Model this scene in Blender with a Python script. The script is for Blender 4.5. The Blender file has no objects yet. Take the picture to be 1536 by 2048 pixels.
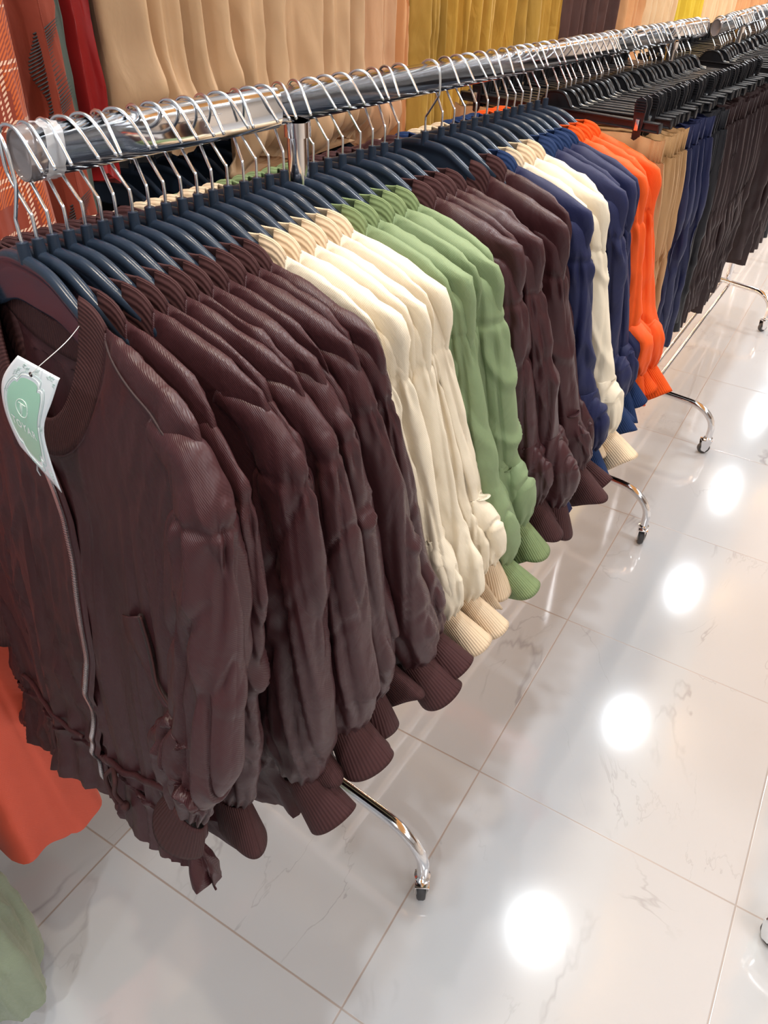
import bpy, bmesh, math, random
import numpy as np
from mathutils import Vector, Matrix

random.seed(7)
H = 1.64                      # camera height above the floor
C = bpy.context.scene.collection
PI = math.pi

# ------------------------------------------------------------------ camera
R = np.array([[0.85439234, 0.33947735, -0.39340675],
              [0.5188193, -0.51507774, 0.68229132],
              [0.02898739, -0.78705149, -0.61620588]])     # rows: world axes seen from the lens (x right, y down, z forward)
R = R / np.linalg.norm(R, axis=1)[:, None]
cam_d = bpy.data.cameras.new('camera'); cam = bpy.data.objects.new('camera', cam_d); C.objects.link(cam)
M = Matrix(((R[0, 0], -R[0, 1], -R[0, 2], 0), (R[1, 0], -R[1, 1], -R[1, 2], 0), (R[2, 0], -R[2, 1], -R[2, 2], H), (0, 0, 0, 1)))
cam.matrix_world = M
cam_d.sensor_width = 36; cam_d.sensor_fit = 'AUTO'; cam_d.lens = 1535 * 36 / 2048
cam_d.clip_start = .02; cam_d.clip_end = 100
bpy.context.scene.camera = cam

# ------------------------------------------------------------------ world, lights, exposure
vs = bpy.context.scene.view_settings
vs.view_transform = 'Standard'; vs.look = 'None'; vs.gamma = 1; vs.use_curve_mapping = False
vs.exposure = 0.04
w = bpy.data.worlds.new('world'); bpy.context.scene.world = w; w.use_nodes = True
w.node_tree.nodes['Background'].inputs[0].default_value = (.93, .96, 1.0, 1)
w.node_tree.nodes['Background'].inputs[1].default_value = .25

def area(name, loc, size, power, color, rot=(0, 0, 0), size_y=None, shape=None, spread=None):
    l = bpy.data.lights.new(name, 'AREA'); l.energy = power; l.color = color; l.size = size
    l.shape = shape or ('RECTANGLE' if size_y else 'SQUARE')
    if size_y: l.size_y = size_y
    if spread: l.spread = spread
    o = bpy.data.objects.new(name, l); o.location = loc; o.rotation_euler = rot; C.objects.link(o); return o

LAMP_Y = [-2.78, -1.12, .54, 2.20, 3.87, 5.5, 7.2, 9.0, 10.7]
CEIL = 2.9
COOL = (.90, .96, 1.0)
for i, ly in enumerate(LAMP_Y):
    area('downlight_glow', (-.18, ly, CEIL - .025), .085, 17, COOL, shape='DISK')
for ly in (-1.6, .6, 2.8, 5.0, 7.2):
    area('panel_fill', (1.75, ly, CEIL - .03), .6, 34, (.93, .97, 1.0), size_y=1.2)  # added soft fill from the aisle side, no such panels known
for ly in (.2, 1.3, 2.4, 3.5, 4.6, 5.7, 6.8, 8.2):
    area('wall_wash', (-.62, ly, 2.72), .1, 6.5, (1.0, .85, .67), rot=(0, math.radians(-28), 0), shape='DISK', spread=math.radians(110))
for ly in (1.6, 2.9, 4.2, 5.5, 6.8, 8.1):
    area('low_fill', (-1.365, ly, .52), .04, 7 if ly < 4 else 12, (1.0, .60, .34), rot=(0, math.radians(-68), 0), size_y=1.1)  # added warm fill for the floor under the racks
for ly in (-2.5, 0, 2.5, 5, 7.5, 10):
    area('sheet_fill', (.75, ly, 2.30), .3, 1.7, (1.0, .60, .26), rot=(PI, 0, 0), size_y=2.2)  # added lamps that brighten the warm sheet overhead
    area('ceiling_fill', (-.62, ly, 2.30), .3, 3, (.84, .93, 1.0), rot=(PI, 0, 0), size_y=2.2)  # added lamps that brighten the ceiling mirrored in the floor

# ------------------------------------------------------------------ helpers
def perlin(P, seed=0):
    P = np.asarray(P, float) + seed * 17.13
    I = np.floor(P).astype(np.int64); F = P - I
    U = F * F * F * (F * (F * 6 - 15) + 10)
    out = np.zeros(P.shape[:-1])
    for dx in (0, 1):
        for dy in (0, 1):
            for dz in (0, 1):
                h = (I[..., 0] + dx) * 374761393 + (I[..., 1] + dy) * 668265263 + (I[..., 2] + dz) * 2147483647 + seed * 144665
                h = (h ^ (h >> 13)) * 1274126177; h = h ^ (h >> 16)
                a = (h & 0xffff) / 65536.0 * 2 * PI; zz = ((h >> 16) & 0xffff) / 32768.0 - 1
                rr = np.sqrt(np.maximum(0, 1 - zz * zz))
                d = rr * np.cos(a) * (F[..., 0] - dx) + rr * np.sin(a) * (F[..., 1] - dy) + zz * (F[..., 2] - dz)
                wt = (U[..., 0] if dx else 1 - U[..., 0]) * (U[..., 1] if dy else 1 - U[..., 1]) * (U[..., 2] if dz else 1 - U[..., 2])
                out += wt * d
    return out * 1.6

def ridge(P, seed, pw=1.0):
    return np.clip(1 - np.abs(perlin(P, seed)) * 3.2, 0, 1) ** pw

def wrinkle(P, seed, amp=1.0):
    """signed cloth relief (metres) at points P: long hanging folds, slanted creases, slight crumple"""
    x, y, z = P[..., 0], P[..., 1], P[..., 2]
    wx = perlin(P * np.array([3, 3, 2.6]), seed + 5) * .022
    xx = x + wx + z * .08
    f = perlin(np.stack([xx * 13, y * 10, z * 1.3], -1), seed) * .0050
    tent = lambda v_, k_: np.clip(1 - np.abs(v_) * k_, 0, 1)
    f += (tent(perlin(np.stack([xx * 30, y * 9, z * 1.7], -1), seed + 1), 2.0) - .45) * .0056
    f -= (tent(perlin(np.stack([xx * 44 + 7, y * 9, z * 2.6], -1), seed + 6), 4.5) ** 1.5 - .15) * .0036
    msk = np.clip(perlin(P * np.array([11, 4, 7.]), seed + 9) * 3 + .1, 0, 1); ms2 = np.clip(perlin(P * np.array([11, 4, 7.]), seed + 19) * 3 + .1, 0, 1)
    g1 = tent(perlin(np.stack([(x + wx + z * .42) * 18, y * 6, (z - x * .5) * 3.6], -1), seed + 2), 5.0)
    g2 = tent(perlin(np.stack([(x + wx - z * .38) * 19, y * 6, (z + x * .6) * 3.8], -1), seed + 3), 5.0)
    f += g1 * .0040 * msk - g2 * .0040 * ms2
    f += perlin(P * np.array([70, 40, 30.]), seed + 4) * .0004
    return f * amp

def grid_normals(P, wrap):
    if wrap: du = np.roll(P, -1, 0) - np.roll(P, 1, 0)
    else: du = np.gradient(P, axis=0)
    dv = np.gradient(P, axis=1)
    n = np.cross(du, dv); l = np.linalg.norm(n, axis=-1, keepdims=True); l[l < 1e-9] = 1
    return n / l

def mesh_obj(name, verts, faces, mat=None, parent=None, smooth=True, uvs=None):
    me = bpy.data.meshes.new(name); me.from_pydata([tuple(v) for v in verts], [], faces)
    if smooth: me.polygons.foreach_set('use_smooth', [True] * len(me.polygons))
    if uvs is not None:
        ul = me.uv_layers.new(name='UVMap')
        idx = np.zeros(len(me.loops), dtype=np.int32); me.loops.foreach_get('vertex_index', idx)
        ul.data.foreach_set('uv', np.asarray(uvs, float)[idx].ravel())
    me.update()
    if mat: me.materials.append(mat)
    o = bpy.data.objects.new(name, me); C.objects.link(o)
    if parent: o.parent = parent
    return o

def grid_arrays(P, wrap=False, U=None, V=None, base=0, capA=False, capB=False):
    nu, nv = P.shape[:2]
    idx = np.arange(nu * nv).reshape(nu, nv) + base
    faces = []
    for i in range(nu if wrap else nu - 1):
        a = idx[i]; b = idx[(i + 1) % nu]
        for j in range(nv - 1): faces.append((int(a[j]), int(b[j]), int(b[j + 1]), int(a[j + 1])))
    if capA: faces.append(tuple(int(k) for k in idx[:, 0]))
    if capB: faces.append(tuple(int(k) for k in idx[::-1, -1]))
    return P.reshape(-1, 3), faces

def grid_obj(name, P, mat, parent=None, wrap=False, uvscale=None, capA=False, capB=False, solid=0):
    v, f = grid_arrays(P, wrap, capA=capA, capB=capB)
    nu, nv = P.shape[:2]
    uv = None
    if uvscale:
        uu, vv = np.meshgrid(np.linspace(0, uvscale[0], nu), np.linspace(0, uvscale[1], nv), indexing='ij')
        uv = np.stack([uu, vv], -1).reshape(-1, 2)
    o = mesh_obj(name, v, f, mat, parent, uvs=uv)
    for q in range(int(capA) + int(capB)): o.data.polygons[len(f) - 1 - q].use_smooth = False
    if solid:
        m = o.modifiers.new('thick', 'SOLIDIFY'); m.thickness = solid; m.offset = 0
    return o

def tube_arrays(path, r, n=8, base=0, caps=True):
    path = [Vector(p) for p in path]; m = len(path)
    if not hasattr(r, '__len__'): r = [r] * m
    t0 = (path[1] - path[0]).normalized()
    up = Vector((0, 0, 1)) if abs(t0.z) < .9 else Vector((1, 0, 0))
    nrm = t0.cross(up).normalized(); V = []; Fc = []
    for i in range(m):
        t = (path[min(i + 1, m - 1)] - path[max(i - 1, 0)])
        t = t.normalized() if t.length > 1e-9 else t0
        nrm = (nrm - t * nrm.dot(t)).normalized(); b = t.cross(nrm)
        for k in range(n):
            a = 2 * PI * k / n; V.append(tuple(path[i] + (nrm * math.cos(a) + b * math.sin(a)) * r[i]))
    for i in range(m - 1):
        for k in range(n):
            k2 = (k + 1) % n; Fc.append((base + i * n + k, base + i * n + k2, base + (i + 1) * n + k2, base + (i + 1) * n + k))
    if caps:
        Fc.append(tuple(base + k for k in range(n))[::-1]); Fc.append(tuple(base + (m - 1) * n + k for k in range(n)))
    return V, Fc

class MB:
    def __init__(s): s.v = []; s.f = []
    def tube(s, path, r, n=8):
        v, f = tube_arrays(path, r, n, len(s.v)); s.v += v; s.f += f
    def box(s, c, sz, rot=None, bev=.0):
        c = Vector(c); hx, hy, hz = [q / 2 for q in sz]
        bm = bmesh.new(); bmesh.ops.create_cube(bm, size=1)
        for q in bm.verts: q.co = Vector((q.co.x * sz[0], q.co.y * sz[1], q.co.z * sz[2]))
        if bev: bmesh.ops.bevel(bm, geom=bm.edges[:], offset=bev, segments=2, affect='EDGES', profile=.6)
        b = len(s.v); bm.verts.index_update()
        for q in bm.verts: s.v.append(tuple((rot @ q.co if rot else q.co) + c))
        for fc in bm.faces: s.f.append(tuple(b + q.index for q in fc.verts))
        bm.free()
    def lathe(s, prof, c=(0, 0, 0), n=24, axis='Z'):
        b = len(s.v); c = Vector(c)
        for r_, h_ in prof:
            for k in range(n):
                a = 2 * PI * k / n; p = (r_ * math.cos(a), r_ * math.sin(a), h_)
                if axis == 'X': p = (p[2], p[0], p[1])
                if axis == 'Y': p = (p[0], p[2], p[1])
                s.v.append(tuple(c + Vector(p)))
        for i in range(len(prof) - 1):
            for k in range(n):
                k2 = (k + 1) % n; s.f.append((b + i * n + k, b + i * n + k2, b + (i + 1) * n + k2, b + (i + 1) * n + k))
        s.f.append(tuple(b + k for k in range(n))[::-1]); s.f.append(tuple(b + (len(prof) - 1) * n + k for k in range(n)))
    def poly(s, pts, thick, rot=None):      # outline in XZ extruded along Y
        b = len(s.v); n = len(pts)
        for sy in (-.5, .5):
            for p in pts: s.v.append((p[0], thick * sy, p[1]))
        s.f.append(tuple(range(b, b + n))); s.f.append(tuple(range(b + n, b + 2 * n))[::-1])
        for k in range(n):
            k2 = (k + 1) % n; s.f.append((b + k, b + n + k, b + n + k2, b + k2))
    def obj(s, name, mat, parent=None, smooth=True, auto=None):
        o = mesh_obj(name, s.v, s.f, mat, parent, smooth)
        bm = bmesh.new(); bm.from_mesh(o.data); bmesh.ops.recalc_face_normals(bm, faces=bm.faces)
        if auto:
            for e in bm.edges:
                if len(e.link_faces) == 2 and e.calc_face_angle(0) > math.radians(auto): e.smooth = False
        bm.to_mesh(o.data); bm.free()
        return o

def thing(name, label, cat, loc=(0, 0, 0), rz=0, group=None):
    o = bpy.data.objects.new(name, None); C.objects.link(o); o.empty_display_size = .02
    o.location = loc; o.rotation_euler = (0, 0, rz); return tag(o, label, cat, group)

def tag(o, label, cat, group=None, kind=None):
    o['label'] = label; o['category'] = cat
    if group: o['group'] = group
    if kind: o['kind'] = kind
    return o

def struct(o): o['kind'] = 'structure'; return o

def dup(root, loc, rz, label, group=None):
    r = root.copy(); C.objects.link(r); r.location = loc; r.rotation_euler = (0, 0, rz); r['label'] = label
    if group: r['group'] = group
    for ch in [o for o in root.children]:
        c = ch.copy(); C.objects.link(c); c.parent = r
        for g in ch.children:
            d = g.copy(); C.objects.link(d); d.parent = c
    return r

# ------------------------------------------------------------------ materials
def new_mat(name):
    m = bpy.data.materials.new(name); m.use_nodes = True; return m, m.node_tree.nodes, m.node_tree.links, m.node_tree.nodes['Principled BSDF']

def plain(name, col, rough=.5, metal=0, coat=0, spec=None, emit=None):
    m, N, L, b = new_mat(name)
    b.inputs['Base Color'].default_value = (*col, 1); b.inputs['Roughness'].default_value = rough; b.inputs['Metallic'].default_value = metal
    b.inputs['Coat Weight'].default_value = coat
    if spec is not None: b.inputs['Specular IOR Level'].default_value = spec
    if emit: b.inputs['Emission Color'].default_value = (*emit[0], 1); b.inputs['Emission Strength'].default_value = emit[1]
    nz = N.new('ShaderNodeTexNoise'); nz.inputs['Scale'].default_value = 40
    tc = N.new('ShaderNodeTexCoord'); L.new(tc.outputs['Object'], nz.inputs['Vector'])
    mr = N.new('ShaderNodeMapRange'); mr.inputs[3].default_value = max(0, rough - .03); mr.inputs[4].default_value = min(1, rough + .04)
    L.new(nz.outputs[0], mr.inputs[0]); L.new(mr.outputs[0], b.inputs['Roughness'])
    return m

def fabric(name, col, rough=.5, sheen=.25, bump=.35, twill=1500, wr=.5, spec=.4, var=.12):
    m, N, L, b = new_mat(name)
    tc = N.new('ShaderNodeTexCoord')
    b.inputs['Roughness'].default_value = rough; b.inputs['Sheen Weight'].default_value = sheen; b.inputs['Sheen Roughness'].default_value = .4
    b.inputs['Specular IOR Level'].default_value = spec
    try: b.inputs['Sheen Tint'].default_value = (*[min(1, c * 1.5 + .25) for c in col], 1)
    except Exception: pass
    nz = N.new('ShaderNodeTexNoise'); nz.inputs['Scale'].default_value = 9; nz.inputs['Detail'].default_value = 4
    L.new(tc.outputs['Object'], nz.inputs['Vector'])
    cr = N.new('ShaderNodeMapRange'); cr.inputs[3].default_value = 1 - var; cr.inputs[4].default_value = 1 + var; L.new(nz.outputs[0], cr.inputs[0])
    vm = N.new('ShaderNodeVectorMath'); vm.operation = 'SCALE'; vm.inputs[0].default_value = col; L.new(cr.outputs[0], vm.inputs['Scale'])
    L.new(vm.outputs[0], b.inputs['Base Color'])
    mp = N.new('ShaderNodeMapping'); mp.inputs['Rotation'].default_value = (0, .5, 0); mp.inputs['Scale'].default_value = (1, 1, .5); L.new(tc.outputs['Object'], mp.inputs[0])
    n2 = N.new('ShaderNodeTexNoise'); n2.inputs['Scale'].default_value = 26; n2.inputs['Detail'].default_value = 3; n2.inputs['Roughness'].default_value = .5; n2.inputs['Distortion'].default_value = .8
    L.new(mp.outputs[0], n2.inputs['Vector'])
    wv = N.new('ShaderNodeTexWave'); wv.inputs['Scale'].default_value = twill / 6.28; wv.bands_direction = 'DIAGONAL'; L.new(tc.outputs['Object'], wv.inputs['Vector'])
    b1 = N.new('ShaderNodeBump'); b1.inputs['Strength'].default_value = wr; b1.inputs['Distance'].default_value = .006; L.new(n2.outputs[0], b1.inputs['Height'])
    b2 = N.new('ShaderNodeBump'); b2.inputs['Strength'].default_value = bump; b2.inputs['Distance'].default_value = .0004
    L.new(wv.outputs['Fac'], b2.inputs['Height']); L.new(b1.outputs[0], b2.inputs['Normal']); L.new(b2.outputs[0], b.inputs['Normal'])
    return m

def ribbed(name, col, rough=.75):
    """rib knit: one rib per unit of U"""
    m, N, L, b = new_mat(name)
    uv = N.new('ShaderNodeUVMap'); sp = N.new('ShaderNodeSeparateXYZ'); L.new(uv.outputs[0], sp.inputs[0])
    ml = N.new('ShaderNodeMath'); ml.operation = 'MULTIPLY'; ml.inputs[1].default_value = 2 * PI; L.new(sp.outputs[0], ml.inputs[0])
    sn = N.new('ShaderNodeMath'); sn.operation = 'SINE'; L.new(ml.outputs[0], sn.inputs[0])
    mr = N.new('ShaderNodeMapRange'); mr.inputs[1].default_value = -1; mr.inputs[3].default_value = .86; mr.inputs[4].default_value = 1.03; L.new(sn.outputs[0], mr.inputs[0])  # shade in the rib grooves put into the colour
    vm = N.new('ShaderNodeVectorMath'); vm.operation = 'SCALE'; vm.inputs[0].default_value = col; L.new(mr.outputs[0], vm.inputs['Scale']); L.new(vm.outputs[0], b.inputs['Base Color'])
    bp = N.new('ShaderNodeBump'); bp.inputs['Strength'].default_value = .6; bp.inputs['Distance'].default_value = .0006; L.new(sn.outputs[0], bp.inputs['Height']); L.new(bp.outputs[0], b.inputs['Normal'])
    b.inputs['Roughness'].default_value = rough; b.inputs['Specular IOR Level'].default_value = .2
    return m

COL = {'brown': (.043, .0135, .0155), 'cream': (.70, .61, .47), 'green': (.185, .245, .125), 'navy': (.011, .014, .056), 'orange': (.74, .085, .008)}
RIB = {'brown': (.056, .021, .021), 'cream': (.66, .50, .34), 'green': (.185, .24, .11), 'navy': (.012, .030, .095), 'orange': (.74, .080, .007)}
FAB = {k: fabric('satin_' + k, c, rough=.40 if k == 'brown' else .6, sheen=.03, spec=.3) for k, c in COL.items()}
FRIB = {k: ribbed('rib_' + k, c) for k, c in RIB.items()}
CHROME = plain('chrome', (.80, .80, .82), .09, 1)
WIRE = plain('zinc_wire', (.80, .86, .92), .22, 1)
PLASTIC = plain('navy_black_plastic', (.020, .030, .048), .24, 0, spec=.26)
BLACKP = plain('black_plastic', (.010, .010, .012), .28, 0, spec=.5)
RUBBER = plain('grey_rubber', (.045, .043, .045), .6)
WHITEP = plain('white_plastic', (.75, .75, .73), .35)
DARK = fabric('dark_lining', (.02, .008, .008), rough=.7)
THREAD = plain('brown_thread', (.03, .012, .012), .7)
ZIPM = plain('zip_metal', (.78, .78, .80), .25, 1)

def floor_mat():
    m, N, L, b = new_mat('marble_tile')
    g = N.new('ShaderNodeNewGeometry'); sp = N.new('ShaderNodeSeparateXYZ'); L.new(g.outputs['Position'], sp.inputs[0])
    def math_(op, a, bb=None, c=None):
        n = N.new('ShaderNodeMath'); n.operation = op
        for i, q in enumerate((a, bb, c)):
            if q is None: continue
            if isinstance(q, (int, float)): n.inputs[i].default_value = q
            else: L.new(q, n.inputs[i])
        return n.outputs[0]
    T = .603
    def axis(sock, off):
        u = math_('DIVIDE', math_('SUBTRACT', sock, off), T)
        return math_('FLOOR', u), math_('ABSOLUTE', math_('SUBTRACT', math_('FRACT', math_('ADD', u, .5)), .5))
    ix, dx = axis(sp.outputs[0], -.322); iy, dy = axis(sp.outputs[1], .466)
    d = math_('MINIMUM', dx, dy)
    grout = N.new('ShaderNodeMapRange'); grout.inputs[1].default_value = .0022; grout.inputs[2].default_value = .0042; L.new(d, grout.inputs[0])
    cb = N.new('ShaderNodeCombineXYZ'); L.new(math_('MULTIPLY', ix, 7.31), cb.inputs[0]); L.new(math_('MULTIPLY', iy, 3.77), cb.inputs[1]); L.new(math_('MULTIPLY', math_('ADD', ix, iy), 1.9), cb.inputs[2])
    ad = N.new('ShaderNodeVectorMath'); ad.operation = 'ADD'; L.new(g.outputs['Position'], ad.inputs[0]); L.new(cb.outputs[0], ad.inputs[1])
    def vein(scale, width, rot, dist, mscale, lo, hi):
        mp = N.new('ShaderNodeMapping'); mp.inputs['Rotation'].default_value = (0, 0, rot); mp.inputs['Scale'].default_value = (1, .42, 1); L.new(ad.outputs[0], mp.inputs[0])
        n = N.new('ShaderNodeTexNoise'); n.inputs['Scale'].default_value = scale; n.inputs['Detail'].default_value = 6; n.inputs['Roughness'].default_value = .56; n.inputs['Distortion'].default_value = dist
        L.new(mp.outputs[0], n.inputs['Vector'])
        a = math_('ABSOLUTE', math_('SUBTRACT', n.outputs[0], .5))
        r_ = N.new('ShaderNodeMapRange'); r_.inputs[1].default_value = 0; r_.inputs[2].default_value = width; r_.inputs[3].default_value = 1; r_.inputs[4].default_value = 0; L.new(a, r_.inputs[0])
        n3 = N.new('ShaderNodeTexNoise'); n3.inputs['Scale'].default_value = mscale; L.new(ad.outputs[0], n3.inputs['Vector'])
        mm = N.new('ShaderNodeMapRange'); mm.inputs[1].default_value = lo; mm.inputs[2].default_value = hi; L.new(n3.outputs[0], mm.inputs[0])
        return math_('MULTIPLY', r_.outputs[0], mm.outputs[0])
    v = math_('ADD', math_('MULTIPLY', vein(1.3, .009, .8, .5, 2.2, .52, .66), .7), math_('MULTIPLY', vein(2.4, .005, -.4, .8, 2.9, .52, .68), .45))
    v = math_('MINIMUM', v, 1)
    mx = N.new('ShaderNodeMix'); mx.data_type = 'RGBA'; mx.inputs['A'].default_value = (.49, .50, .515, 1); mx.inputs['B'].default_value = (.22, .21, .22, 1); L.new(v, mx.inputs['Factor'])
    m2 = N.new('ShaderNodeMix'); m2.data_type = 'RGBA'; m2.inputs['A'].default_value = (.30, .25, .22, 1); L.new(mx.outputs['Result'], m2.inputs['B']); L.new(grout.outputs[0], m2.inputs['Factor'])
    L.new(m2.outputs['Result'], b.inputs['Base Color'])
    rr = N.new('ShaderNodeMapRange'); rr.inputs[3].default_value = .5; rr.inputs[4].default_value = .085; L.new(grout.outputs[0], rr.inputs[0]); L.new(rr.outputs[0], b.inputs['Roughness'])
    b.inputs['IOR'].default_value = 2.1
    bp = N.new('ShaderNodeBump'); bp.inputs['Strength'].default_value = .25; bp.inputs['Distance'].default_value = .001; L.new(grout.outputs[0], bp.inputs['Height']); L.new(bp.outputs[0], b.inputs['Normal'])
    return m

# ------------------------------------------------------------------ the room
def slab(name, lo, hi, mat):
    mb = MB(); c = [(a + b_) / 2 for a, b_ in zip(lo, hi)]; mb.box(c, [b_ - a for a, b_ in zip(lo, hi)])
    return struct(mb.obj(name, mat, smooth=False))
XL, XR, YN, YF = -1.42, 4.2, -4.0, 14.0
slab('floor', (XL - .1, YN - .1, -.1), (XR + .1, YF + .1, 0), floor_mat())
PAINT = plain('ceiling_paint', (.80, .80, .80), .8)
WALLP = plain('grey_wall_paint', (.30, .31, .33), .8)
slab('ceiling', (XL - .1, YN - .1, CEIL), (XR + .1, YF + .1, CEIL + .1), PAINT)
slab('wall_left', (XL - .1, YN, 0), (XL, YF, CEIL), WALLP)
slab('wall_right', (XR, YN, 0), (XR + .1, YF, CEIL), plain('cream_wall_paint', (.66, .58, .50), .8))
slab('wall_back', (XL - .1, YF, 0), (XR + .1, YF + .1, CEIL), WALLP)
slab('wall_front', (XL - .1, YN - .1, 0), (XR + .1, YN, CEIL), plain('grey_wall_paint', (.4, .36, .34), .8))
slab('baseboard_left', (XL, YN, 0), (XL + .015, YF, .1), WHITEP)

# ------------------------------------------------------------------ clothes rails
def rail_pt(y): return Vector((-.58 + .045 * (y - .78), y, H - (.173 + .0246 * (y - .78))))
TOP = .0195                     # half height of the oval tube
def rail2_pt(y): return Vector((-.485 + .02 * (y - 2.87), y, H - (.222 + .004 * (y - 2.87))))

def oval(y0, y1, f, a, b, n=28, close=True):
    ys = np.linspace(y0, y1, 2)
    P = np.zeros((n, len(ys), 3))
    for k in range(n):
        t = 2 * PI * k / n; cx = math.copysign(abs(math.cos(t)) ** .75, math.cos(t)) * a; cz = math.copysign(abs(math.sin(t)) ** .75, math.sin(t)) * b
        for j, yy in enumerate(ys):
            p = f(yy); P[k, j] = (p.x + cx, yy, p.z + cz)
    return P

def caster(parent, x, y, yaw=0.0, brake=False):
    """swivel caster whose wheel touches the floor below (x, y)"""
    rt = bpy.data.objects.new('caster', None)
    Rz = Matrix.Rotation(yaw, 3, 'Z')
    def tr(mb, off):
        mb.v = [tuple(Rz @ Vector(v) + Vector(off)) for v in mb.v]; return mb
    mb = MB(); mb.lathe([(.0, -.009), (.017, -.0095), (.021, -.0085), (.0235, -.005), (.0235, .005), (.021, .0085), (.017, .0095), (.0, .009)], (0, 0, .0235), 28, 'X')
    wheel = tr(mb, (x, y, 0)).obj('wheel', RUBBER, parent, auto=40)
    mb = MB(); mb.lathe([(.0, -.0115), (.010, -.0112), (.013, -.0098), (.013, .0098), (.010, .0112), (.0, .0115)], (0, 0, .0235), 20, 'X')
    tr(mb, (x, y, 0)).obj('wheel_hub', WHITEP, wheel, auto=40)
    mb = MB()
    for sx in (-1, 1):
        mb.poly([(-.012, .018), (.004, .010), (.012, .022), (.020, .052), (.020, .060), (-.018, .060), (-.018, .050)], .0016)
        nv = 14
        for i in range(len(mb.v) - nv, len(mb.v)):
            px, py, pz = mb.v[i]; mb.v[i] = (sx * .0135 + py, px, pz)
    mb.box((0, .001, .060), (.030, .040, .003), bev=.001)
    mb.lathe([(.017, 0), (.017, .008), (.012, .012), (.0, .012)], (0, 0.006, .061), 20)
    tr(mb, (x, y, 0)).obj('caster_fork', CHROME, parent, auto=35)
    v = Rz @ Vector((0, .006, 0))
    return (x + v.x, y + v.y)

def make_rack(name, label, posts, fpt, rail_y, feet, sleeves=(), group=None, cap=True):
    base = fpt(posts[0])
    rt = thing(name, label, 'clothes rack', (0, 0, 0), 0, group)
    n = 'rail'
    P = oval(rail_y[0], rail_y[1], fpt, .0120, .0190); grid_obj('rail_tube', P, CHROME, rt, wrap=True, capA=True, capB=True)
    for a, b_ in sleeves:
        P = oval(a, b_, fpt, .0132, .0205); grid_obj('rail_sleeve', P, CHROME, rt, wrap=True, capA=True, capB=True)
    if cap:
        for yy, sg in ((rail_y[0], -1), (rail_y[1], 1)):
            mb = MB(); p = fpt(yy)
            prof = [(1.0, -.006), (1.03, -.004), (1.03, .006), (.97, .010), (.9, .0105), (.88, .008), (.5, .007), (.0, .007)]
            b0 = len(mb.v); nn = 28
            for sc, d in prof:
                for k in range(nn):
                    t = 2 * PI * k / nn
                    mb.v.append((p.x + sc * .0140 * math.cos(t), yy + sg * d, p.z + sc * .0212 * math.sin(t)))
            for i in range(len(prof) - 1):
                for k in range(nn):
                    k2 = (k + 1) % nn; mb.f.append((i * nn + k, i * nn + k2, (i + 1) * nn + k2, (i + 1) * nn + k))
            mb.obj('end_cap', PLCLEAR, rt, auto=30)
    barz = .175
    for yp, (xa, ya, yawa), (xb, yb, yawb) in feet:
        c = fpt(yp)
        # post: outer lower tube, thinner telescoping upper tube, collar under the rail
        mb = MB(); mb.tube([(c.x, yp, barz), (c.x, yp, c.z - .30)], .0155, 24); mb.obj('post', CHROME, rt, auto=40)
        mb = MB(); mb.tube([(c.x, yp, c.z - .34), (c.x, yp, c.z - .018)], .0125, 24); mb.tube([(c.x, yp, c.z - .034), (c.x, yp, c.z - .018)], .0155, 24); mb.obj('upper_post', CHROME, rt, auto=40)
        # arched foot ending in two casters
        pts = []
        xa2, ya2 = caster(rt, xa, ya, yawa); xb2, yb2 = caster(rt, xb, yb, yawb)
        A = Vector((xa2, ya2, .07)); B = Vector((xb2, yb2, .07)); top = barz + .012; rad = .085
        d = (B - A); d.z = 0; L_ = d.length; d.normalize()
        pts.append(A)
        pts.append(Vector((A.x, A.y, top - rad)))
        for k in range(1, 9):
            t = k / 8 * PI / 2; pts.append(Vector((A.x, A.y, 0)) + d * (rad * (1 - math.cos(t))) * 1.25 + Vector((0, 0, top - rad + rad * math.sin(t))))
        for k in range(0, 9):
            t = PI / 2 * (1 - k / 8); pts.append(Vector((B.x, B.y, 0)) - d * (rad * (1 - math.cos(t))) * 1.25 + Vector((0, 0, top - rad + rad * math.sin(t))))
        pts.append(B)
        mb = MB(); mb.tube(pts, .0125, 20); mb.obj('foot_arch', CHROME, rt, auto=40)
    if len(feet) == 2:
        p0, p1 = fpt(feet[0][0]), fpt(feet[1][0])
        for off in (-.022, .022)[:1 if False else 2]:
            mb = MB(); mb.tube([(p0.x + off, feet[0][0], barz - .004), (p1.x + off, feet[1][0], barz - .004)], .008, 16); mb.obj('base_bar', CHROME, rt, auto=40)
    return rt
PLCLEAR = plain('smoky_clear_plastic', (.34, .30, .30), .12, .6, spec=.7)

rack = make_rack('clothes_rack', 'chrome clothes rack on casters carrying the row of bomber jackets, nearest the camera', (.775, 2.2), rail_pt, (.43, 2.45),
                 [(.775, (-.300, .735, .5), (-.87, .80, .2)), (2.2, (-.248, 2.147, .3), (-.80, 2.22, -.4))], sleeves=((.431, .735), (1.78, 2.44)))
rack2 = make_rack('clothes_rack', 'chrome clothes rack carrying black, navy and brown trousers behind the jacket rack', (2.87, 4.28), rail2_pt, (2.55, 4.62),
                  [(2.87, (-.200, 2.831, -1.1), (-.76, 2.9, .2)), (4.28, (-.212, 4.17, -.7), (-.75, 4.3, -.4))], sleeves=((2.56, 2.95),))
def rail3_pt(y): return Vector((-.50, y, H - .24))
make_rack('clothes_rack', 'chrome clothes rack farthest down the aisle, only its caster feet showing', (5.3, 6.7), rail3_pt, (4.95, 7.05),
          [(5.3, (-.24, 5.25, .3), (-.80, 5.3, .2)), (6.7, (-.24, 6.7, .3), (-.80, 6.7, .2))])
def rail4_pt(y): return Vector((.72, y, 1.45))
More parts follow.
